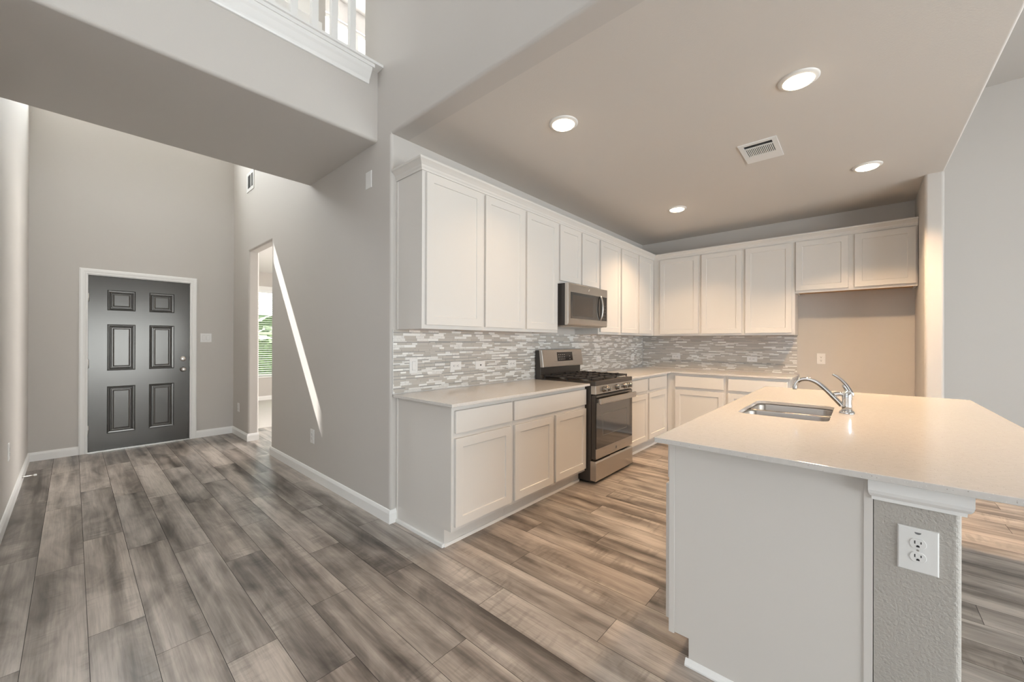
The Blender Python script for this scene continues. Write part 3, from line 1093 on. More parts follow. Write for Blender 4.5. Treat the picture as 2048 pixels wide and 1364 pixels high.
# ------------------------------------------------------------------ wall plates
def plate(kind, pos, rot, label, cat, wd=0.070, ht=0.115, group=None, horiz=False):
    """built in a local frame: x right, z up, facing -y; then turned about z"""
    if horiz:
        wd, ht = ht, wd
    names = {'duplex': 'wall_outlet', 'rocker': 'light_switch', 'double': 'light_switch', 'coax': 'cable_outlet', 'blank': 'chime_cover'}
    root = thing(names[kind], pos, label, cat, group)
    keep = WL[root.name]
    WL[root.name] = (0, 0, 0)
    b = MB()
    y0 = -0.0055
    e = 0.003
    v = [(-wd / 2, 0, -ht / 2), (wd / 2, 0, -ht / 2), (wd / 2, 0, ht / 2), (-wd / 2, 0, ht / 2),
         (-wd / 2, -0.003, -ht / 2), (wd / 2, -0.003, -ht / 2), (wd / 2, -0.003, ht / 2), (-wd / 2, -0.003, ht / 2),
         (-wd / 2 + e, y0, -ht / 2 + e), (wd / 2 - e, y0, -ht / 2 + e), (wd / 2 - e, y0, ht / 2 - e), (-wd / 2 + e, y0, ht / 2 - e)]
    f = [(3, 2, 1, 0)]
    for k in (0, 4):
        for i in range(4):
            j = (i + 1) % 4
            f.append((k + i, k + j, k + 4 + j, k + 4 + i))
    f.append((8, 9, 10, 11))
    b.add(v, f)
    b.build('cover_plate', 'plastic', root)

    def T(x, z):
        return (z, -x) if horiz else (x, z)

    def bxl(mb, x0, x1, z0, z1, ya, yb):
        (a, c_), (d, e_) = T(x0, z0), T(x1, z1)
        return mb.box(min(a, d), max(a, d), ya, yb, min(c_, e_), max(c_, e_))
    if kind == 'duplex':
        for zc in (0.0195, -0.0195):
            r = MB()
            pts = []
            for i in range(32):
                a = 2 * math.pi * i / 32
                x, z_ = 0.0172 * math.cos(a), 0.0172 * math.sin(a)
                z_ = max(-0.0138, min(0.0138, z_))
                pts.append(T(x, zc + z_))
            r.prism(pts, y0 - 0.0022, y0 + 0.001, 'Y')
            ro = r.build('receptacle', 'plastic', root, bevel=0.0007)
            s = MB()
            bxl(s, -0.0075, -0.0052, zc - 0.0005, zc + 0.0085, y0 - 0.0026, y0)
            bxl(s, 0.0052, 0.0075, zc + 0.001, zc + 0.0075, y0 - 0.0026, y0)
            pts = []
            for i in range(12):
                a = math.pi * i / 11
                pts.append(T(0.0035 * math.cos(a), zc - 0.0070 + 0.0035 * math.sin(a)))
            pts += [T(-0.0035, zc - 0.0095), T(0.0035, zc - 0.0095)]
            s.prism(pts, y0 - 0.0026, y0, 'Y')
            WL[ro.name] = (0, 0, 0)
            s.build('slots', 'slot', ro)
        MB().lathe([(0.003, -0.0012), (0.0026, -0.002)], (0, y0 + 0.001, 0), 'Y', 12).build('screw', 'nickel', root)
    elif kind in ('rocker', 'double'):
        for xc in ((0,) if kind == 'rocker' else (-0.023, 0.023)):
            r = MB()
            r.box(xc - 0.0165, xc + 0.0165, y0 - 0.001, y0 + 0.001, -0.0335, 0.0335)
            r.build('switch_bezel', 'plastic_shade', root)
            r = MB()
            r.prism([(y0 - 0.001, -0.031), (y0 - 0.0055, -0.031), (y0 - 0.0025, 0.0), (y0 - 0.0035, 0.031), (y0 - 0.001, 0.031)], xc - 0.0145, xc + 0.0145, 'X')
            r.build('rocker', 'plastic', root, bevel=0.0006)
    elif kind == 'coax':
        MB().lathe([(0.0055, 0.001), (0.0055, -0.007), (0.002, -0.007)], (0, y0, 0), 'Y', 12).build('coax_jack', 'slot', root)
    WL[root.name] = keep
    root.rotation_euler = (0, 0, rot)
    return root


HALF = math.pi / 2
GO = 'white wall plates'
XS = 0.0096
plate('rocker', (XS, 0.185, 1.110), HALF, 'white rocker switch at the left end of the mosaic backsplash', 'light switch')
plate('duplex', (XS, 0.592, 1.092), HALF, 'sideways white outlet nearest the rocker switch on the backsplash', 'outlet', horiz=True)
plate('coax', (XS, 0.868, 1.088), HALF, 'white cover plate with one dark jack on the backsplash', 'cable outlet', horiz=True)
plate('duplex', (XS, 1.287, 1.083), HALF, 'sideways white outlet on the backsplash nearest the left side of the range', 'outlet', horiz=True)
plate('duplex', (XS, 2.937, 1.075), HALF, 'sideways white outlet on the backsplash just right of the range', 'outlet', horiz=True)
plate('duplex', (XS, 3.927, 1.065), HALF, 'sideways white outlet on the range backsplash at the inside corner', 'outlet', horiz=True)
plate('duplex', (0.508, L - XS, 1.082), 0, 'sideways white outlet on the back wall mosaic, left one', 'outlet', horiz=True)
plate('duplex', (1.456, L - XS, 1.078), 0, 'sideways white outlet on the back wall mosaic, nearest the alcove', 'outlet', horiz=True)
plate('duplex', (2.152, L - 0.0005, 1.104), 0, 'white outlet on the bare wall of the refrigerator alcove', 'outlet', wd=0.08, ht=0.125)
plate('duplex', (-1.350, -0.0005, 0.398), 0, 'white outlet low on the hall wall under the sunlit streak', 'outlet', wd=0.08, ht=0.13)
plate('duplex', (-3.815, -0.0005, 0.388), 0, 'white outlet low on the narrow wall by the hall opening', 'outlet', wd=0.08, ht=0.115)
plate('duplex', (-2.19, WY + 0.0005, 0.47), math.pi, 'white outlet low on the bright foyer left wall', 'outlet', wd=0.08, ht=0.125)
plate('double', (DX + 0.0005, -0.309, 1.330), HALF, 'white double switch plate right of the front door', 'light switch', wd=0.123, ht=0.118)
plate('blank', (-0.312, -0.0005, 2.523), 0, 'white rectangular cover high on the hall wall near the kitchen corner', 'cover plate', wd=0.085, ht=0.128)

# ------------------------------------------------------------------ kitchen ceiling fixtures
lamp_labels = ['recessed ceiling light nearest the hall corner, over the left counter',
               'largest recessed ceiling light, over the island sink',
               'recessed ceiling light over the back corner beside the range cabinets',
               'recessed ceiling light nearest the refrigerator alcove']
root = thing('ceiling_light', (0.988, 0.704, ZC), lamp_labels[0], 'ceiling light', 'recessed kitchen ceiling lights')
c0 = (0.988, 0.704, ZC)
mb = MB()
prof = [(0.098, 0.0), (0.098, -0.004), (0.090, -0.008), (0.0765, -0.012), (0.0745, -0.012), (0.0745, 0.0)]
n = 40
v, f = [], []
for r, h in prof:
    for i in range(n):
        a = 2 * math.pi * i / n
        v.append((c0[0] + r * math.cos(a), c0[1] + r * math.sin(a), c0[2] + h))
for k in range(len(prof) - 1):
    for i in range(n):
        j = (i + 1) % n
        f.append((k * n + i, k * n + j, (k + 1) * n + j, (k + 1) * n + i))
mb.add(v, f, True)
mb.build('trim_ring', 'lamp_trim', root)
MB().lathe([(0.0735, -0.001), (0.0735, -0.012), (0.068, -0.018), (0.055, -0.0225), (0.03, -0.025), (0.001, -0.0255)], c0, 'Z', 40).build('lens', 'lens', root)
lights = [root]
for (x, y), lab in zip([(2.231, 1.208), (0.972, 2.951), (2.533, 2.916)], lamp_labels[1:]):
    k = copy_tree(root)
    k.location = (x, y, ZC)
    k['label'] = lab
    lights.append(k)
WARM = (1.0, 0.685, 0.415)
for k, watts in zip(lights, (3.6, 14.5, 14.5, 30.0)):
    d = bpy.data.lights.new('downlight', 'AREA')
    d.shape = 'DISK'
    d.size = 0.14
    d.spread = R(115)
    d.energy = watts
    d.color = WARM
    o = bpy.data.objects.new('downlight', d)
    COL.objects.link(o)
    o.location = (k.location.x, k.location.y, ZC - 0.028)

# ceiling register
vx0, vx1, vy0, vy1 = 1.797, 2.042, 1.833, 2.205
root = thing('ceiling_vent', ((vx0 + vx1) / 2, (vy0 + vy1) / 2, ZC), 'white louvred air register in the kitchen ceiling', 'vent')
zf = ZC - 0.007
fr = MB()
ix0, ix1 = vx0 + 0.032, vx1 - 0.032
for (a, b, c_, d_) in ((vx0, vx1, vy0, vy0 + 0.035), (vx0, vx1, vy1 - 0.13, vy1), (vx0, ix0, vy0 + 0.035, vy1 - 0.13), (ix1, vx1, vy0 + 0.035, vy1 - 0.13), (ix0, ix1, vy0 + 0.083, vy0 + 0.098)):
    fr.box(a, b, c_, d_, zf, ZC)
fr.build('register_frame', 'plastic', root)
MB().box(ix0, ix1, vy0 + 0.035, vy1 - 0.13, ZC - 0.002, ZC).build('duct_shade_sheet', 'duct_shade', root)  # dark sheet in place of the shade inside the duct
sl = MB()
ns = 16
for i in range(ns + 1):
    x = ix0 + (ix1 - ix0) * i / ns
    sl.box(x - 0.003, x + 0.003, vy0 + 0.098, vy1 - 0.13, zf + 0.001, ZC)
sl.build('louvres', 'plastic', root)
lv = MB()
for i in range(2):
    y = vy0 + 0.050 + 0.016 * i
    lv.add([(ix0, y, zf + 0.001), (ix1, y, zf + 0.001), (ix1, y + 0.004, ZC), (ix0, y + 0.004, ZC)], [(0, 1, 2, 3)])
lv.build('damper_blades', 'sticker', root)

# return grille high on the hall wall
root = thing('wall_vent', (-3.312, 0, 3.205), 'white air grille high on the wall above the hall opening', 'vent')
gx0, gx1, gz0, gz1 = -3.460, -3.165, 3.205, 3.450
fr = MB()
fr.box(gx0, gx1, -0.007, 0, gz0, gz0 + 0.04)
fr.box(gx0, gx1, -0.007, 0, gz1 - 0.04, gz1)
fr.box(gx0, gx0 + 0.05, -0.007, 0, gz0 + 0.04, gz1 - 0.04)
fr.box(gx1 - 0.035, gx1, -0.007, 0, gz0 + 0.04, gz1 - 0.04)
fr.box(gx0 + 0.165, gx0 + 0.19, -0.007, 0, gz0 + 0.04, gz1 - 0.04)
fr.build('register_frame', 'plastic', root)
MB().box(gx0 + 0.05, gx1 - 0.035, -0.0022, -0.0002, gz0 + 0.04, gz1 - 0.04).build('duct_shade_sheet', 'duct_shade', root)  # flat dark sheet, duct shade put into its colour
lv = MB()
for i in range(9):
    x = gx0 + 0.06 + 0.012 * i
    lv.box(x, x + 0.002, -0.006, -0.002, gz0 + 0.04, gz1 - 0.04)
lv.build('louvres', 'sticker', root)

# ------------------------------------------------------------------ door stop
root = thing('door_stop', (-3.13, WY + 0.014, 0.062), 'small metal door stop with white tip on the left baseboard', 'door stop')
MB().lathe([(0.012, 0), (0.012, 0.004), (0.005, 0.007), (0.005, 0.068)], (-3.13, WY + 0.0145, 0.062), 'Y', 12).build('rod', 'nickel', root)
MB().lathe([(0.008, 0.066), (0.009, 0.07), (0.009, 0.082), (0.005, 0.085)], (-3.13, WY + 0.0145, 0.062), 'Y', 12).build('tip', 'rubber', root)

# ------------------------------------------------------------------ balcony railings
def railing(xc, y0, y1, name, label):
    root = thing(name, (xc, (y0 + y1) / 2, 3.285), label, 'railing', 'upstairs bridge railings')
    MB().box(xc - 0.03, xc + 0.03, y0, y1, 4.262, 4.352).build('handrail', 'trim', root, bevel=0.006)
    MB().box(xc - 0.03, xc + 0.03, y0, y1, 3.285, 3.318).build('bottom_rail', 'trim', root, bevel=0.003)
    y = -0.184
    first = None
    ys = []
    while y > y0 + 0.03:
        ys.append(y)
        y -= 0.1285
    first = MB().box(xc - 0.021, xc + 0.021, ys[0] - 0.021, ys[0] + 0.021, 3.318, 4.262).build('baluster', 'trim', root, bevel=0.002)
    for y in ys[1:]:
        b = first.copy()
        COL.objects.link(b)
        b.parent = root
        b.location = (0, y - ys[0], 0)
    return root


railing(-0.222, WY + 0.002, -0.002, 'railing', 'white baluster railing on the near edge of the upstairs bridge')
railing(-1.405, WY + 0.002, 0.085, 'railing', 'white railing on the far edge of the upstairs bridge')
# ledge trim below the near railing
prof = [(-0.189, 3.165), (-0.178, 3.166), (-0.174, 3.176), (-0.172, 3.188), (-0.163, 3.200), (-0.146, 3.225), (-0.134, 3.240), (-0.130, 3.262), (-0.189, 3.262)]
mb = MB().prism(prof, WY + 0.001, -0.075, 'Y')
mb.box(-0.24, -0.108, WY + 0.001, -0.001, 3.2855, 3.304)
mb.box(-0.189, -0.122, WY + 0.001, -0.060, 3.262, 3.2853)
struct('trim_2', mb, 'trim', 'white stepped ledge trim under the near bridge railing', 'trim')

# ------------------------------------------------------------------ range
def build_range():
    y0, y1 = 1.632, 2.388
    root = thing('gas_range', (0.36, (y0 + y1) / 2, 0), 'stainless gas range with black glass oven door between the base cabinets', 'range')
    MB().box(0.03, 0.665, y0, y1, 0.022, 0.900).build('body', 'slate', root, bevel=0.003)
    for x in (0.08, 0.60):
        for y in (y0 + 0.05, y1 - 0.05):
            MB().lathe([(0.018, 0.0), (0.018, 0.006), (0.01, 0.01), (0.01, 0.024)], (x, y, 0), 'Z', 12).build('leveling_foot', 'iron', root)
    # cooktop pan with raised rim
    mb = MB()
    mb.box(0.085, 0.690, y0, y1, 0.895, 0.922)
    mb.build('cooktop', 'black_enamel', root, bevel=0.005)
    MB().box(0.655, 0.712, y0 - 0.002, y1 + 0.002, 0.888, 0.934).build('cooktop_front_rim', 'slate', root, bevel=0.006)
    # burners
    for (x, y, r) in ((0.24, y0 + 0.17, 0.04), (0.50, y0 + 0.17, 0.05), (0.37, (y0 + y1) / 2, 0.055), (0.24, y1 - 0.17, 0.04), (0.50, y1 - 0.17, 0.045)):
        b = MB().lathe([(r, 0.922), (r, 0.930), (r * 0.8, 0.932)], (x, y, 0), 'Z', 24).build('burner', 'steel', root)
        MB().lathe([(r * 0.75, 0.931), (r * 0.8, 0.936), (r * 0.7, 0.942), (0.001, 0.943)], (x, y, 0), 'Z', 24).build('burner_cap', 'iron', b)
    # three grates
    span = (y1 - y0 - 0.03) / 3
    for i in range(3):
        a = y0 + 0.015 + span * i + 0.003
        b = a + span - 0.006
        g = MB()
        zt0, zt1 = 0.944, 0.960
        t = 0.012
        for y in (a, b - t):
            g.box(0.115, 0.665, y, y + t, zt0, zt1)
        for x in (0.115, 0.250, 0.384, 0.518, 0.653):
            g.box(x, x + t, a, b, zt0, zt1)
        ym = (a + b) / 2
        g.box(0.115, 0.665, ym - t / 2, ym + t / 2, zt0 + 0.004, zt1 + 0.006)
        for x in (0.118, 0.384, 0.650):
            for y in (a, b - t):
                g.box(x, x + t, y, y + t, 0.921, zt0)
        for x in (0.18, 0.31, 0.45, 0.58):
            g.box(x, x + t, ym - 0.075, ym + 0.075, zt0 + 0.002, zt1 + 0.010)
        g.build('grate', 'iron', root, bevel=0.003)
    # control panel + knobs
    poly = [(0.664, 0.815), (0.718, 0.815), (0.712, 0.894), (0.664, 0.894)]
    MB().prism(poly, y0 - 0.002, y1 + 0.002, 'Y').build('control_panel', 'steel', root, bevel=0.004)
    for y in (1.775, 1.850, 2.030, 2.200, 2.300):
        k = MB().lathe([(0.027, 0.0), (0.027, 0.005), (0.021, 0.008), (0.019, 0.030), (0.016, 0.034), (0.001, 0.034)], (0.715, y, 0.853), 'X', 20).build('knob', 'knob_steel', root)
        MB().box(0.744, 0.754, y - 0.0045, y + 0.0045, 0.833, 0.873).build('knob_grip', 'steel', k, bevel=0.002)
    # oven door
    dr = MB().box(0.667, 0.708, y0 + 0.004, y1 - 0.004, 0.225, 0.808).build('oven_door', 'slate', root, bevel=0.004)
    MB().box(0.708, 0.715, y0 + 0.012, y1 - 0.004, 0.318, 0.800).build('door_glass', 'black_glass', dr, bevel=0.002)
    MB().box(0.708, 0.716, y0 + 0.010, y1 - 0.004, 0.228, 0.318).build('door_bottom_strip', 'steel', dr, bevel=0.002)
    # inner window frame behind the glass, seen as a paler rectangle
    wf = MB()
    for (a, b, c_, d_) in ((1.76, 2.26, 0.425, 0.431), (1.76, 2.26, 0.622, 0.628), (1.76, 1.766, 0.431, 0.622), (2.254, 2.26, 0.431, 0.622)):
        wf.box(0.7150, 0.7153, a, b, c_, d_)
    wf.build('window_outline', 'sticker', dr)
    h = MB().box(0.738, 0.764, y0 + 0.010, y1 - 0.006, 0.728, 0.782)
    ho = h.build('handle', 'steel', dr, bevel=0.008, seg=3)
    for y in (y0 + 0.05, y1 - 0.05):
        MB().box(0.708, 0.740, y - 0.012, y + 0.012, 0.740, 0.772).build('handle_bracket', 'steel', ho)
    badge('maker_badge', (0.7162, 2.030, 0.272), dr)
    # storage drawer
    poly = [(0.660, 0.030), (0.716, 0.030), (0.720, 0.040), (0.720, 0.196), (0.712, 0.210), (0.660, 0.210)]
    MB().prism(poly, y0 - 0.001, y1 - 0.004, 'Y').build('storage_drawer', 'steel', root, bevel=0.003)
    MB().box(0.690, 0.716, 1.90, 2.12, 0.211, 0.216).build('drawer_pull', 'steel', root)
    # back guard
    poly = [(0.022, 0.90), (0.105, 0.90), (0.105, 0.93), (0.085, 0.955), (0.085, 1.035), (0.07, 1.205), (0.022, 1.205)]
    MB().prism(poly, y0 + 0.002, y1 - 0.002, 'Y').build('back_guard', 'slate', root, bevel=0.004)
    poly = [(0.075, 1.032), (0.122, 1.032), (0.097, 1.210), (0.060, 1.210)]
    bp_ = MB().prism(poly, y0 + 0.003, y1 - 0.001, 'Y').build('back_panel', 'steel', root, bevel=0.004)

    def slab(ya, yb, za, zb, th):
        fx = lambda z_: 0.122 + (0.097 - 0.122) * (z_ - 1.032) / (1.210 - 1.032)
        v = [(fx(za), ya, za), (fx(za), yb, za), (fx(zb), yb, zb), (fx(zb), ya, zb), (fx(za) + th, ya, za), (fx(za) + th, yb, za), (fx(zb) + th, yb, zb), (fx(zb) + th, ya, zb)]
        return v, [(4, 5, 6, 7), (0, 1, 5, 4), (1, 2, 6, 5), (2, 3, 7, 6), (3, 0, 4, 7), (3, 2, 1, 0)]
    d_ = MB().add(*slab(1.895, 2.185, 1.088, 1.182, 0.002)).build('control_display', 'display', bp_)
    mk = MB()
    for i in range(4):
        for j in range(3):
            mk.add(*slab(1.918 + i * 0.034, 1.930 + i * 0.034, 1.105 + j * 0.024, 1.110 + j * 0.024, 0.0026))
    for j in range(2):
        mk.add(*slab(2.12, 2.134, 1.105 + j * 0.03, 1.110 + j * 0.03, 0.0026))
    mk.build('key_legends', 'pale_mark', d_)


def badge(name, pos, parent):
    b = MB().lathe([(0.017, 0), (0.017, 0.0015), (0.001, 0.0015)], pos, 'X', 28).build(name, 'steel', parent)
    WL[b.name] = WL[parent.name]
    ring = MB()
    for (r0, r1) in ((0.0135, 0.0155),):
        v, f = [], []
        n_ = 28
        for i in range(n_):
            a = 2 * math.pi * i / n_
            for r in (r0, r1):
                v.append((pos[0] + 0.002, pos[1] + r * math.cos(a), pos[2] + r * math.sin(a)))
        for i in range(n_):
            j = (i + 1) % n_
            f.append((2 * i, 2 * i + 1, 2 * j + 1, 2 * j))
        ring.add(v, f)
    # looped monogram strokes inside the ring
    for cx_ in (-0.0048, 0.0048):
        pts = []
        for i in range(15):
            a = math.pi * (0.25 + 1.5 * i / 14)
            pts.append((pos[0] + 0.002, pos[1] + cx_ + 0.0042 * math.cos(a), pos[2] + 0.0075 * math.sin(a)))
        pts.append((pos[0] + 0.002, pos[1] + cx_ + 0.001, pos[2]))
        ring.tube(pts, 0.0008, 6)
    ring.build('monogram', 'sticker', b if parent.parent is None else parent)
    return b


build_range()


def build_microwave():
    y0, y1 = 1.622, 2.392
    z0, z1 = 1.452, 1.856
    root = thing('microwave', (0.2, (y0 + y1) / 2, z0), 'stainless over the range microwave under the short cabinet', 'microwave')
    MB().box(0.012, 0.383, y0, y1, z0, z1).build('body', 'black_enamel', root, bevel=0.002)
    MB().box(0.03, 0.36, y0 + 0.02, y1 - 0.02, z0 - 0.010, z0).build('vent_panel', 'steel', root)
    for y in (y0 + 0.17, y1 - 0.17):
        MB().box(0.10, 0.28, y - 0.09, y + 0.09, z0 - 0.013, z0 - 0.010).build('grease_filter', 'nickel', root)
    MB().prism([(0.384, z0), (0.414, z0), (0.422, z0 + 0.012), (0.422, z1), (0.384, z1)], y0, y1, 'Y').build('front_frame', 'steel', root, bevel=0.003)
    MB().box(0.422, 0.4245, 1.668, 2.226, 1.518, 1.772).build('door_glass', 'black_glass', root)
    MB().box(0.4246, 0.4250, 1.700, 2.080, 1.545, 1.745).build('window_screen', 'window_mesh', root)
    cp = MB().box(0.422, 0.4245, 2.232, 2.376, 1.518, 1.772).build('control_panel', 'display', root)
    mk = MB()
    for i in range(3):
        for j in range(5):
            mk.box(0.4245, 0.4249, 2.274 + i * 0.03, 2.281 + i * 0.03, 1.54 + j * 0.034, 1.543 + j * 0.034)
    mk.build('key_legends', 'pale_mark', cp)
    pts = []
    rad = []
    for i in range(13):
        t = i / 12
        zz = 1.524 + (1.778 - 1.524) * t
        pts.append((0.428 + 0.028 * math.sin(math.pi * t) ** 0.6 if 0 < t < 1 else 0.428, 2.232, zz))
    h = MB().tube(pts, 0.008, 12, flat=[0.011] * 13)
    h.build('handle', 'steel', root)
    b = MB().lathe([(0.013, 0), (0.013, 0.001), (0.001, 0.001)], (0.422, 2.01, 1.815), 'X', 24).build('maker_badge', 'nickel', root)


M['window_mesh'] = mat('oven_window_screen', (0.07, 0.058, 0.048), 0.25)
build_microwave()

# ------------------------------------------------------------------ island
IX0, IX1 = 1.925, 2.524     # cabinet body
IY0, IY1 = 0.142, 2.400
root = thing('island_cabinet', ((IX0 + IX1) / 2, (IY0 + IY1) / 2, 0), 'white island base cabinet with plain end panel facing the room', 'cabinet')
sides = MB()
# end panel with toe notch, facing the camera; mirrored far panel
notch = [(IX0, ZK), (IX0, 0.106), (1.981, 0.106), (1.981, 0.001), (IX1 - 0.001, 0.001), (IX1 - 0.001, ZK)]
MB().prism(notch, IY0, IY0 + 0.018, 'Y').build('end_panel', 'cab', root, bevel=0.001)
MB().prism(notch, IY1 - 0.018, IY1, 'Y').build('end_panel', 'cab', root, bevel=0.001)
fr = MB().box(IX0 - 0.022, IX0, IY0 - 0.002, IY1 + 0.002, 0.100, ZK)
fr.build('face_frame', 'cab', root, bevel=0.001)
MB().box(1.981, 1.997, IY0 + 0.018, IY1 - 0.018, 0.001, 0.106).build('toe_kick', 'cab', root)
MB().box(IX1 - 0.019, IX1 - 0.001, IY0 + 0.018, IY1 - 0.018, 0.001, ZK).build('back_panel', 'cab', root)
MB().box(IX0, IX1 - 0.019, IY0 + 0.018, IY1 - 0.018, 0.106, 0.122).build('bottom_panel', 'maple', root)
MB().box(IX1 - 0.022, IX1 - 0.001, IY0 - 0.004, IY0, 0.001, ZK).build('edge_stile', 'cab', root)
prof = [(IY0, 0.001), (IY0 - 0.015, 0.001), (IY0 - 0.015, 0.008), (IY0 - 0.010, 0.018), (IY0, 0.027)]
MB().prism(prof, 1.970, IX1, 'X').build('shoe_molding', 'trim', root)
bays = [(0.160, 0.690), (0.720, 1.190), (1.220, 1.660), (1.690, 2.385)]
for (a, b) in bays:
    shaker(MB(), (IX0 - 0.022, b, 0.140), (0, -1, 0), (-1, 0, 0), b - a, 0.562).build('door', 'cab', root, bevel=0.0012)
    shaker(MB(), (IX0 - 0.022, b, 0.728), (0, -1, 0), (-1, 0, 0), b - a, 0.150, flat=True, t=0.012).build('drawer_front', 'cab', root, bevel=0.002)

poly = [(2.525, IY0), (2.706, IY0), (2.706, IY1), (2.525, IY1)]
o = MB().prism(rounded(poly, {1: 0.016, 2: 0.016}), 0.0, ZK).build('wall_island', 'texture_wall', origin=(0, 0, 0))
tag(o, 'textured drywall half wall carrying the island overhang', 'wall', kind='structure')

# bed moulding wrapped round the half wall under the worktop
prof = [(0, 0.815), (0.009, 0.815), (0.010, 0.826), (0.016, 0.829), (0.022, 0.838), (0.025, 0.848), (0.025, 0.8915), (0, 0.8915)]
v, f = [], []
m = len(prof)
for s in range(4):
    for o_, z_ in prof:
        v.append([(2.5245 - o_ * 0.55, IY0 - 0.0005, z_), (2.5245 - o_ * 0.55, IY0 - 0.0005 - o_ * 1.4, z_), (2.7065 + o_ * 0.7, IY0 - 0.0005 - o_ * 1.4, z_), (2.7065 + o_ * 0.7, IY1, z_)][s])
for s in range(3):
    for k in range(m):
        j = (k + 1) % m
        f.append((s * m + k, s * m + j, (s + 1) * m + j, (s + 1) * m + k))
f += [tuple(range(m)), tuple(3 * m + k for k in range(m))]
struct('trim_3', MB().add(v, f), 'trim', 'white moulding under the island worktop on the textured half wall', 'trim')

plate('duplex', (2.619, IY0 - 0.0005, 0.689), 0, 'large white outlet on the textured island half wall in the foreground', 'outlet', wd=0.085, ht=0.128)
isl_out = [o for o in COL.objects if o.get('label', '').startswith('large white outlet on the textured')][0]
st = MB()
st.prism([(0.0 + 0.007 * math.cos(math.pi + math.pi * i / 10), 0.052 + 0.006 * math.sin(math.pi + math.pi * i / 10)) for i in range(11)], -0.0061, -0.0055, 'Y')
WLk = WL[isl_out.name]
WL[isl_out.name] = (0, 0, 0)
st.build('test_sticker', 'sticker', isl_out)
WL[isl_out.name] = WLk

# island worktop with sink cut-out
CX0, CX1, CY0, CY1 = 1.880, 3.040, 0.042, 2.470
SKX0, SKX1, SKY0, SKY1 = 1.992, 2.380, 0.890, 1.500


def rrect(x0, x1, y0, y1, r, n_=6):
    pts = []
    for (cx_, cy_, a0) in ((x1 - r, y1 - r, 0), (x0 + r, y1 - r, 90), (x0 + r, y0 + r, 180), (x1 - r, y0 + r, 270)):
        for i in range(n_ + 1):
            a = R(a0 + 90 * i / n_)
            pts.append((cx_ + r * math.cos(a), cy_ + r * math.sin(a)))
    return pts


def slab_with_hole(outer, inner, z0, z1):
    """outer rectangle corners ordered like the inner quadrants (++,-+,--,+-)"""
    mb = MB()
    n_ = len(inner) // 4
    ni = len(inner)
    v = [(p[0], p[1], z_) for z_ in (z0, z1) for p in list(outer) + list(inner)]
    T = 4 + ni
    f = []
    for q_ in range(4):
        for (base_, flip) in ((0, True), (T, False)):
            idx = [base_ + 4 + (q_ * n_ + i) for i in range(n_)]
            nxt = base_ + 4 + ((q_ + 1) * n_) % ni
            for i in range(n_ - 1):
                t = (base_ + q_, idx[i + 1], idx[i])
                f.append(t if not flip else t[::-1])
            t = (base_ + q_, base_ + (q_ + 1) % 4, nxt, idx[-1])
            f.append(t if not flip else t[::-1])
    for i in range(4):
        j = (i + 1) % 4
        f.append((i, j, T + j, T + i))
    for i in range(ni):
        j = (i + 1) % ni
        f.append((4 + j, 4 + i, T + 4 + i, T + 4 + j))
    mb.add(v, f)
    return mb


outer = [(CX1, CY1), (CX0, CY1), (CX0, CY0), (CX1, CY0)]
o = slab_with_hole(outer, rrect(SKX0, SKX1, SKY0, SKY1, 0.055), ZK + 0.002, 0.914).build('countertop', 'quartz', bevel=0.002)
tag(o, 'large pale quartz island countertop with the sink cut into it', 'countertop')

# sink: two bowls
root = thing('kitchen_sink', ((SKX0 + SKX1) / 2, (SKY0 + SKY1) / 2, 0.70), 'stainless double bowl sink set into the island countertop', 'sink')
DIV = 1.215


def bowl(x0, x1, y0, y1, ztop, zbot, name):
    mb = MB()
    rings = []
    for (ins, z_, r) in ((-0.012, ztop, 0.066), (-0.001, ztop, 0.056), (0.0, ztop - 0.0005, 0.055), (0.0008, ztop - 0.002, 0.055), (0.003, ztop - 0.01, 0.055), (0.010, zbot + 0.03, 0.05), (0.018, zbot + 0.008, 0.045), (0.032, zbot, 0.035)):
        rings.append([(p[0], p[1], z_) for p in rrect(x0 + ins, x1 - ins, y0 + ins, y1 - ins, r)])
    nn = len(rings[0])
    v = [p for r in rings for p in r]
    f = []
    for k in range(len(rings) - 1):
        for i in range(nn):
            j = (i + 1) % nn
            f.append((k * nn + i, k * nn + j, (k + 1) * nn + j, (k + 1) * nn + i))
    f.append(tuple((len(rings) - 1) * nn + i for i in range(nn)))
    mb.add(v, f, True)
    o_ = mb.build(name, 'sink_steel', root, fix=True)
    so = o_.modifiers.new('thick', 'SOLIDIFY')
    so.thickness = 0.0015
    so.offset = -1
    MB().lathe([(0.042, zbot + 0.0005), (0.042, zbot + 0.003), (0.034, zbot + 0.002), (0.001, zbot + 0.001)], ((x0 + x1) / 2, (y0 + y1) / 2, 0), 'Z', 24).build('drain', 'chrome', o_)


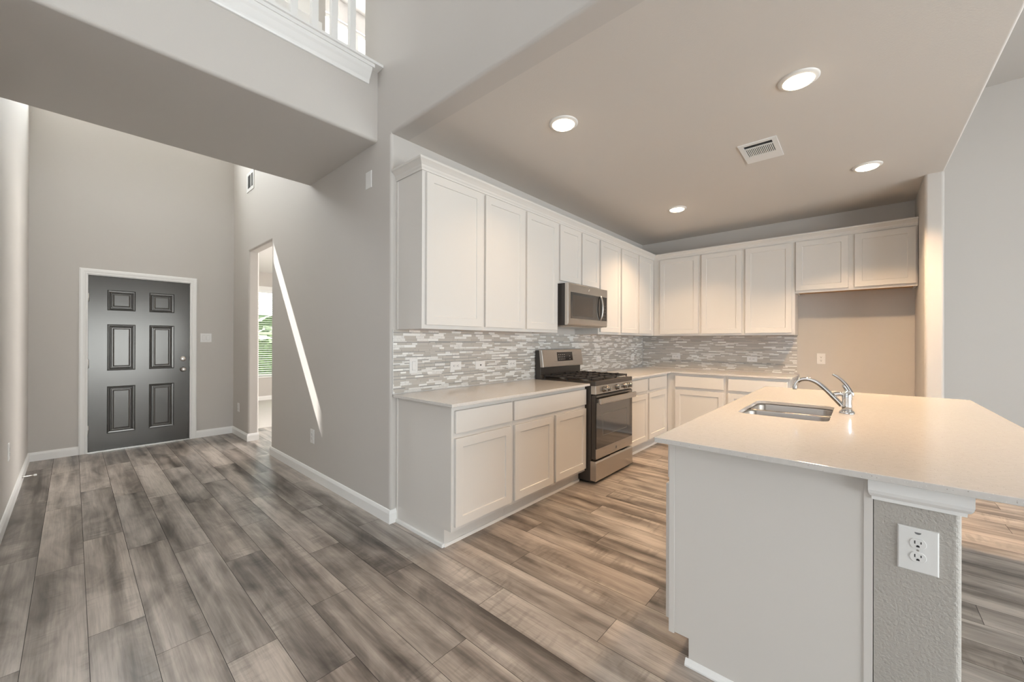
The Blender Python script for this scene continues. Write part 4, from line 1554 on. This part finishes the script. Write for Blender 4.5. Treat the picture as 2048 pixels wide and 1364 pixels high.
bowl(SKX0 - 0.002, SKX1 + 0.002, SKY0 - 0.002, DIV - 0.010, 0.8925, 0.70, 'bowl')
bowl(SKX0 - 0.002, SKX1 + 0.002, DIV + 0.010, SKY1 + 0.002, 0.8925, 0.70, 'bowl')

# faucet
FX, FY = 2.440, 1.245
root = thing('faucet', (FX, FY, 0.914), 'chrome single lever faucet beside the island sink', 'faucet')
MB().lathe([(0.033, 0.9145), (0.033, 0.918), (0.031, 0.926), (0.024, 0.931), (0.001, 0.931)], (FX, FY, 0), 'Z', 32).build('base_ring', 'chrome', root)
MB().lathe([(0.0225, 0.930), (0.021, 0.955), (0.0205, 0.985), (0.022, 1.005), (0.0205, 1.022), (0.014, 1.034), (0.001, 1.038)], (FX, FY, 0), 'Z', 28).build('body', 'chrome', root)
pts = [(2.432, 0.945), (2.418, 0.958), (2.400, 0.980), (2.378, 1.006), (2.354, 1.034), (2.328, 1.060), (2.302, 1.078), (2.276, 1.087), (2.250, 1.086), (2.231, 1.077), (2.219, 1.062), (2.214, 1.044), (2.213, 1.034)]
sp = MB().tube([(x, FY, z_) for x, z_ in pts], [0.011, 0.0125, 0.0125, 0.012, 0.012, 0.0118, 0.0115, 0.0112, 0.011, 0.011, 0.0115, 0.012, 0.012], 16).build('spout', 'chrome', root)
MB().lathe([(0.0105, 1.026), (0.0105, 1.035)], (2.213, FY, 0), 'Z', 16).build('aerator', 'nickel', sp)
MB().tube([(2.440, FY, 1.010), (2.424, FY, 1.016), (2.404, FY, 1.017), (2.388, FY, 1.012)], [0.015, 0.0135, 0.0115, 0.0115], 16).build('spout_collar', 'chrome', root)
MB().tube([(2.445, FY, 1.030), (2.440, FY, 1.045), (2.430, FY, 1.060), (2.424, FY, 1.068)], [0.014, 0.012, 0.010, 0.006], 14).build('lever_neck', 'chrome', root)
MB().tube([(2.461, FY, 1.000), (2.460, FY, 1.020), (2.450, FY, 1.045), (2.436, FY, 1.070), (2.418, FY, 1.092), (2.398, FY, 1.110), (2.380, FY, 1.122)],
          [0.006, 0.010, 0.0095, 0.0085, 0.0078, 0.0075, 0.006], 14, flat=[0.008, 0.012, 0.012, 0.011, 0.011, 0.0115, 0.009]).build('lever', 'chrome', root)
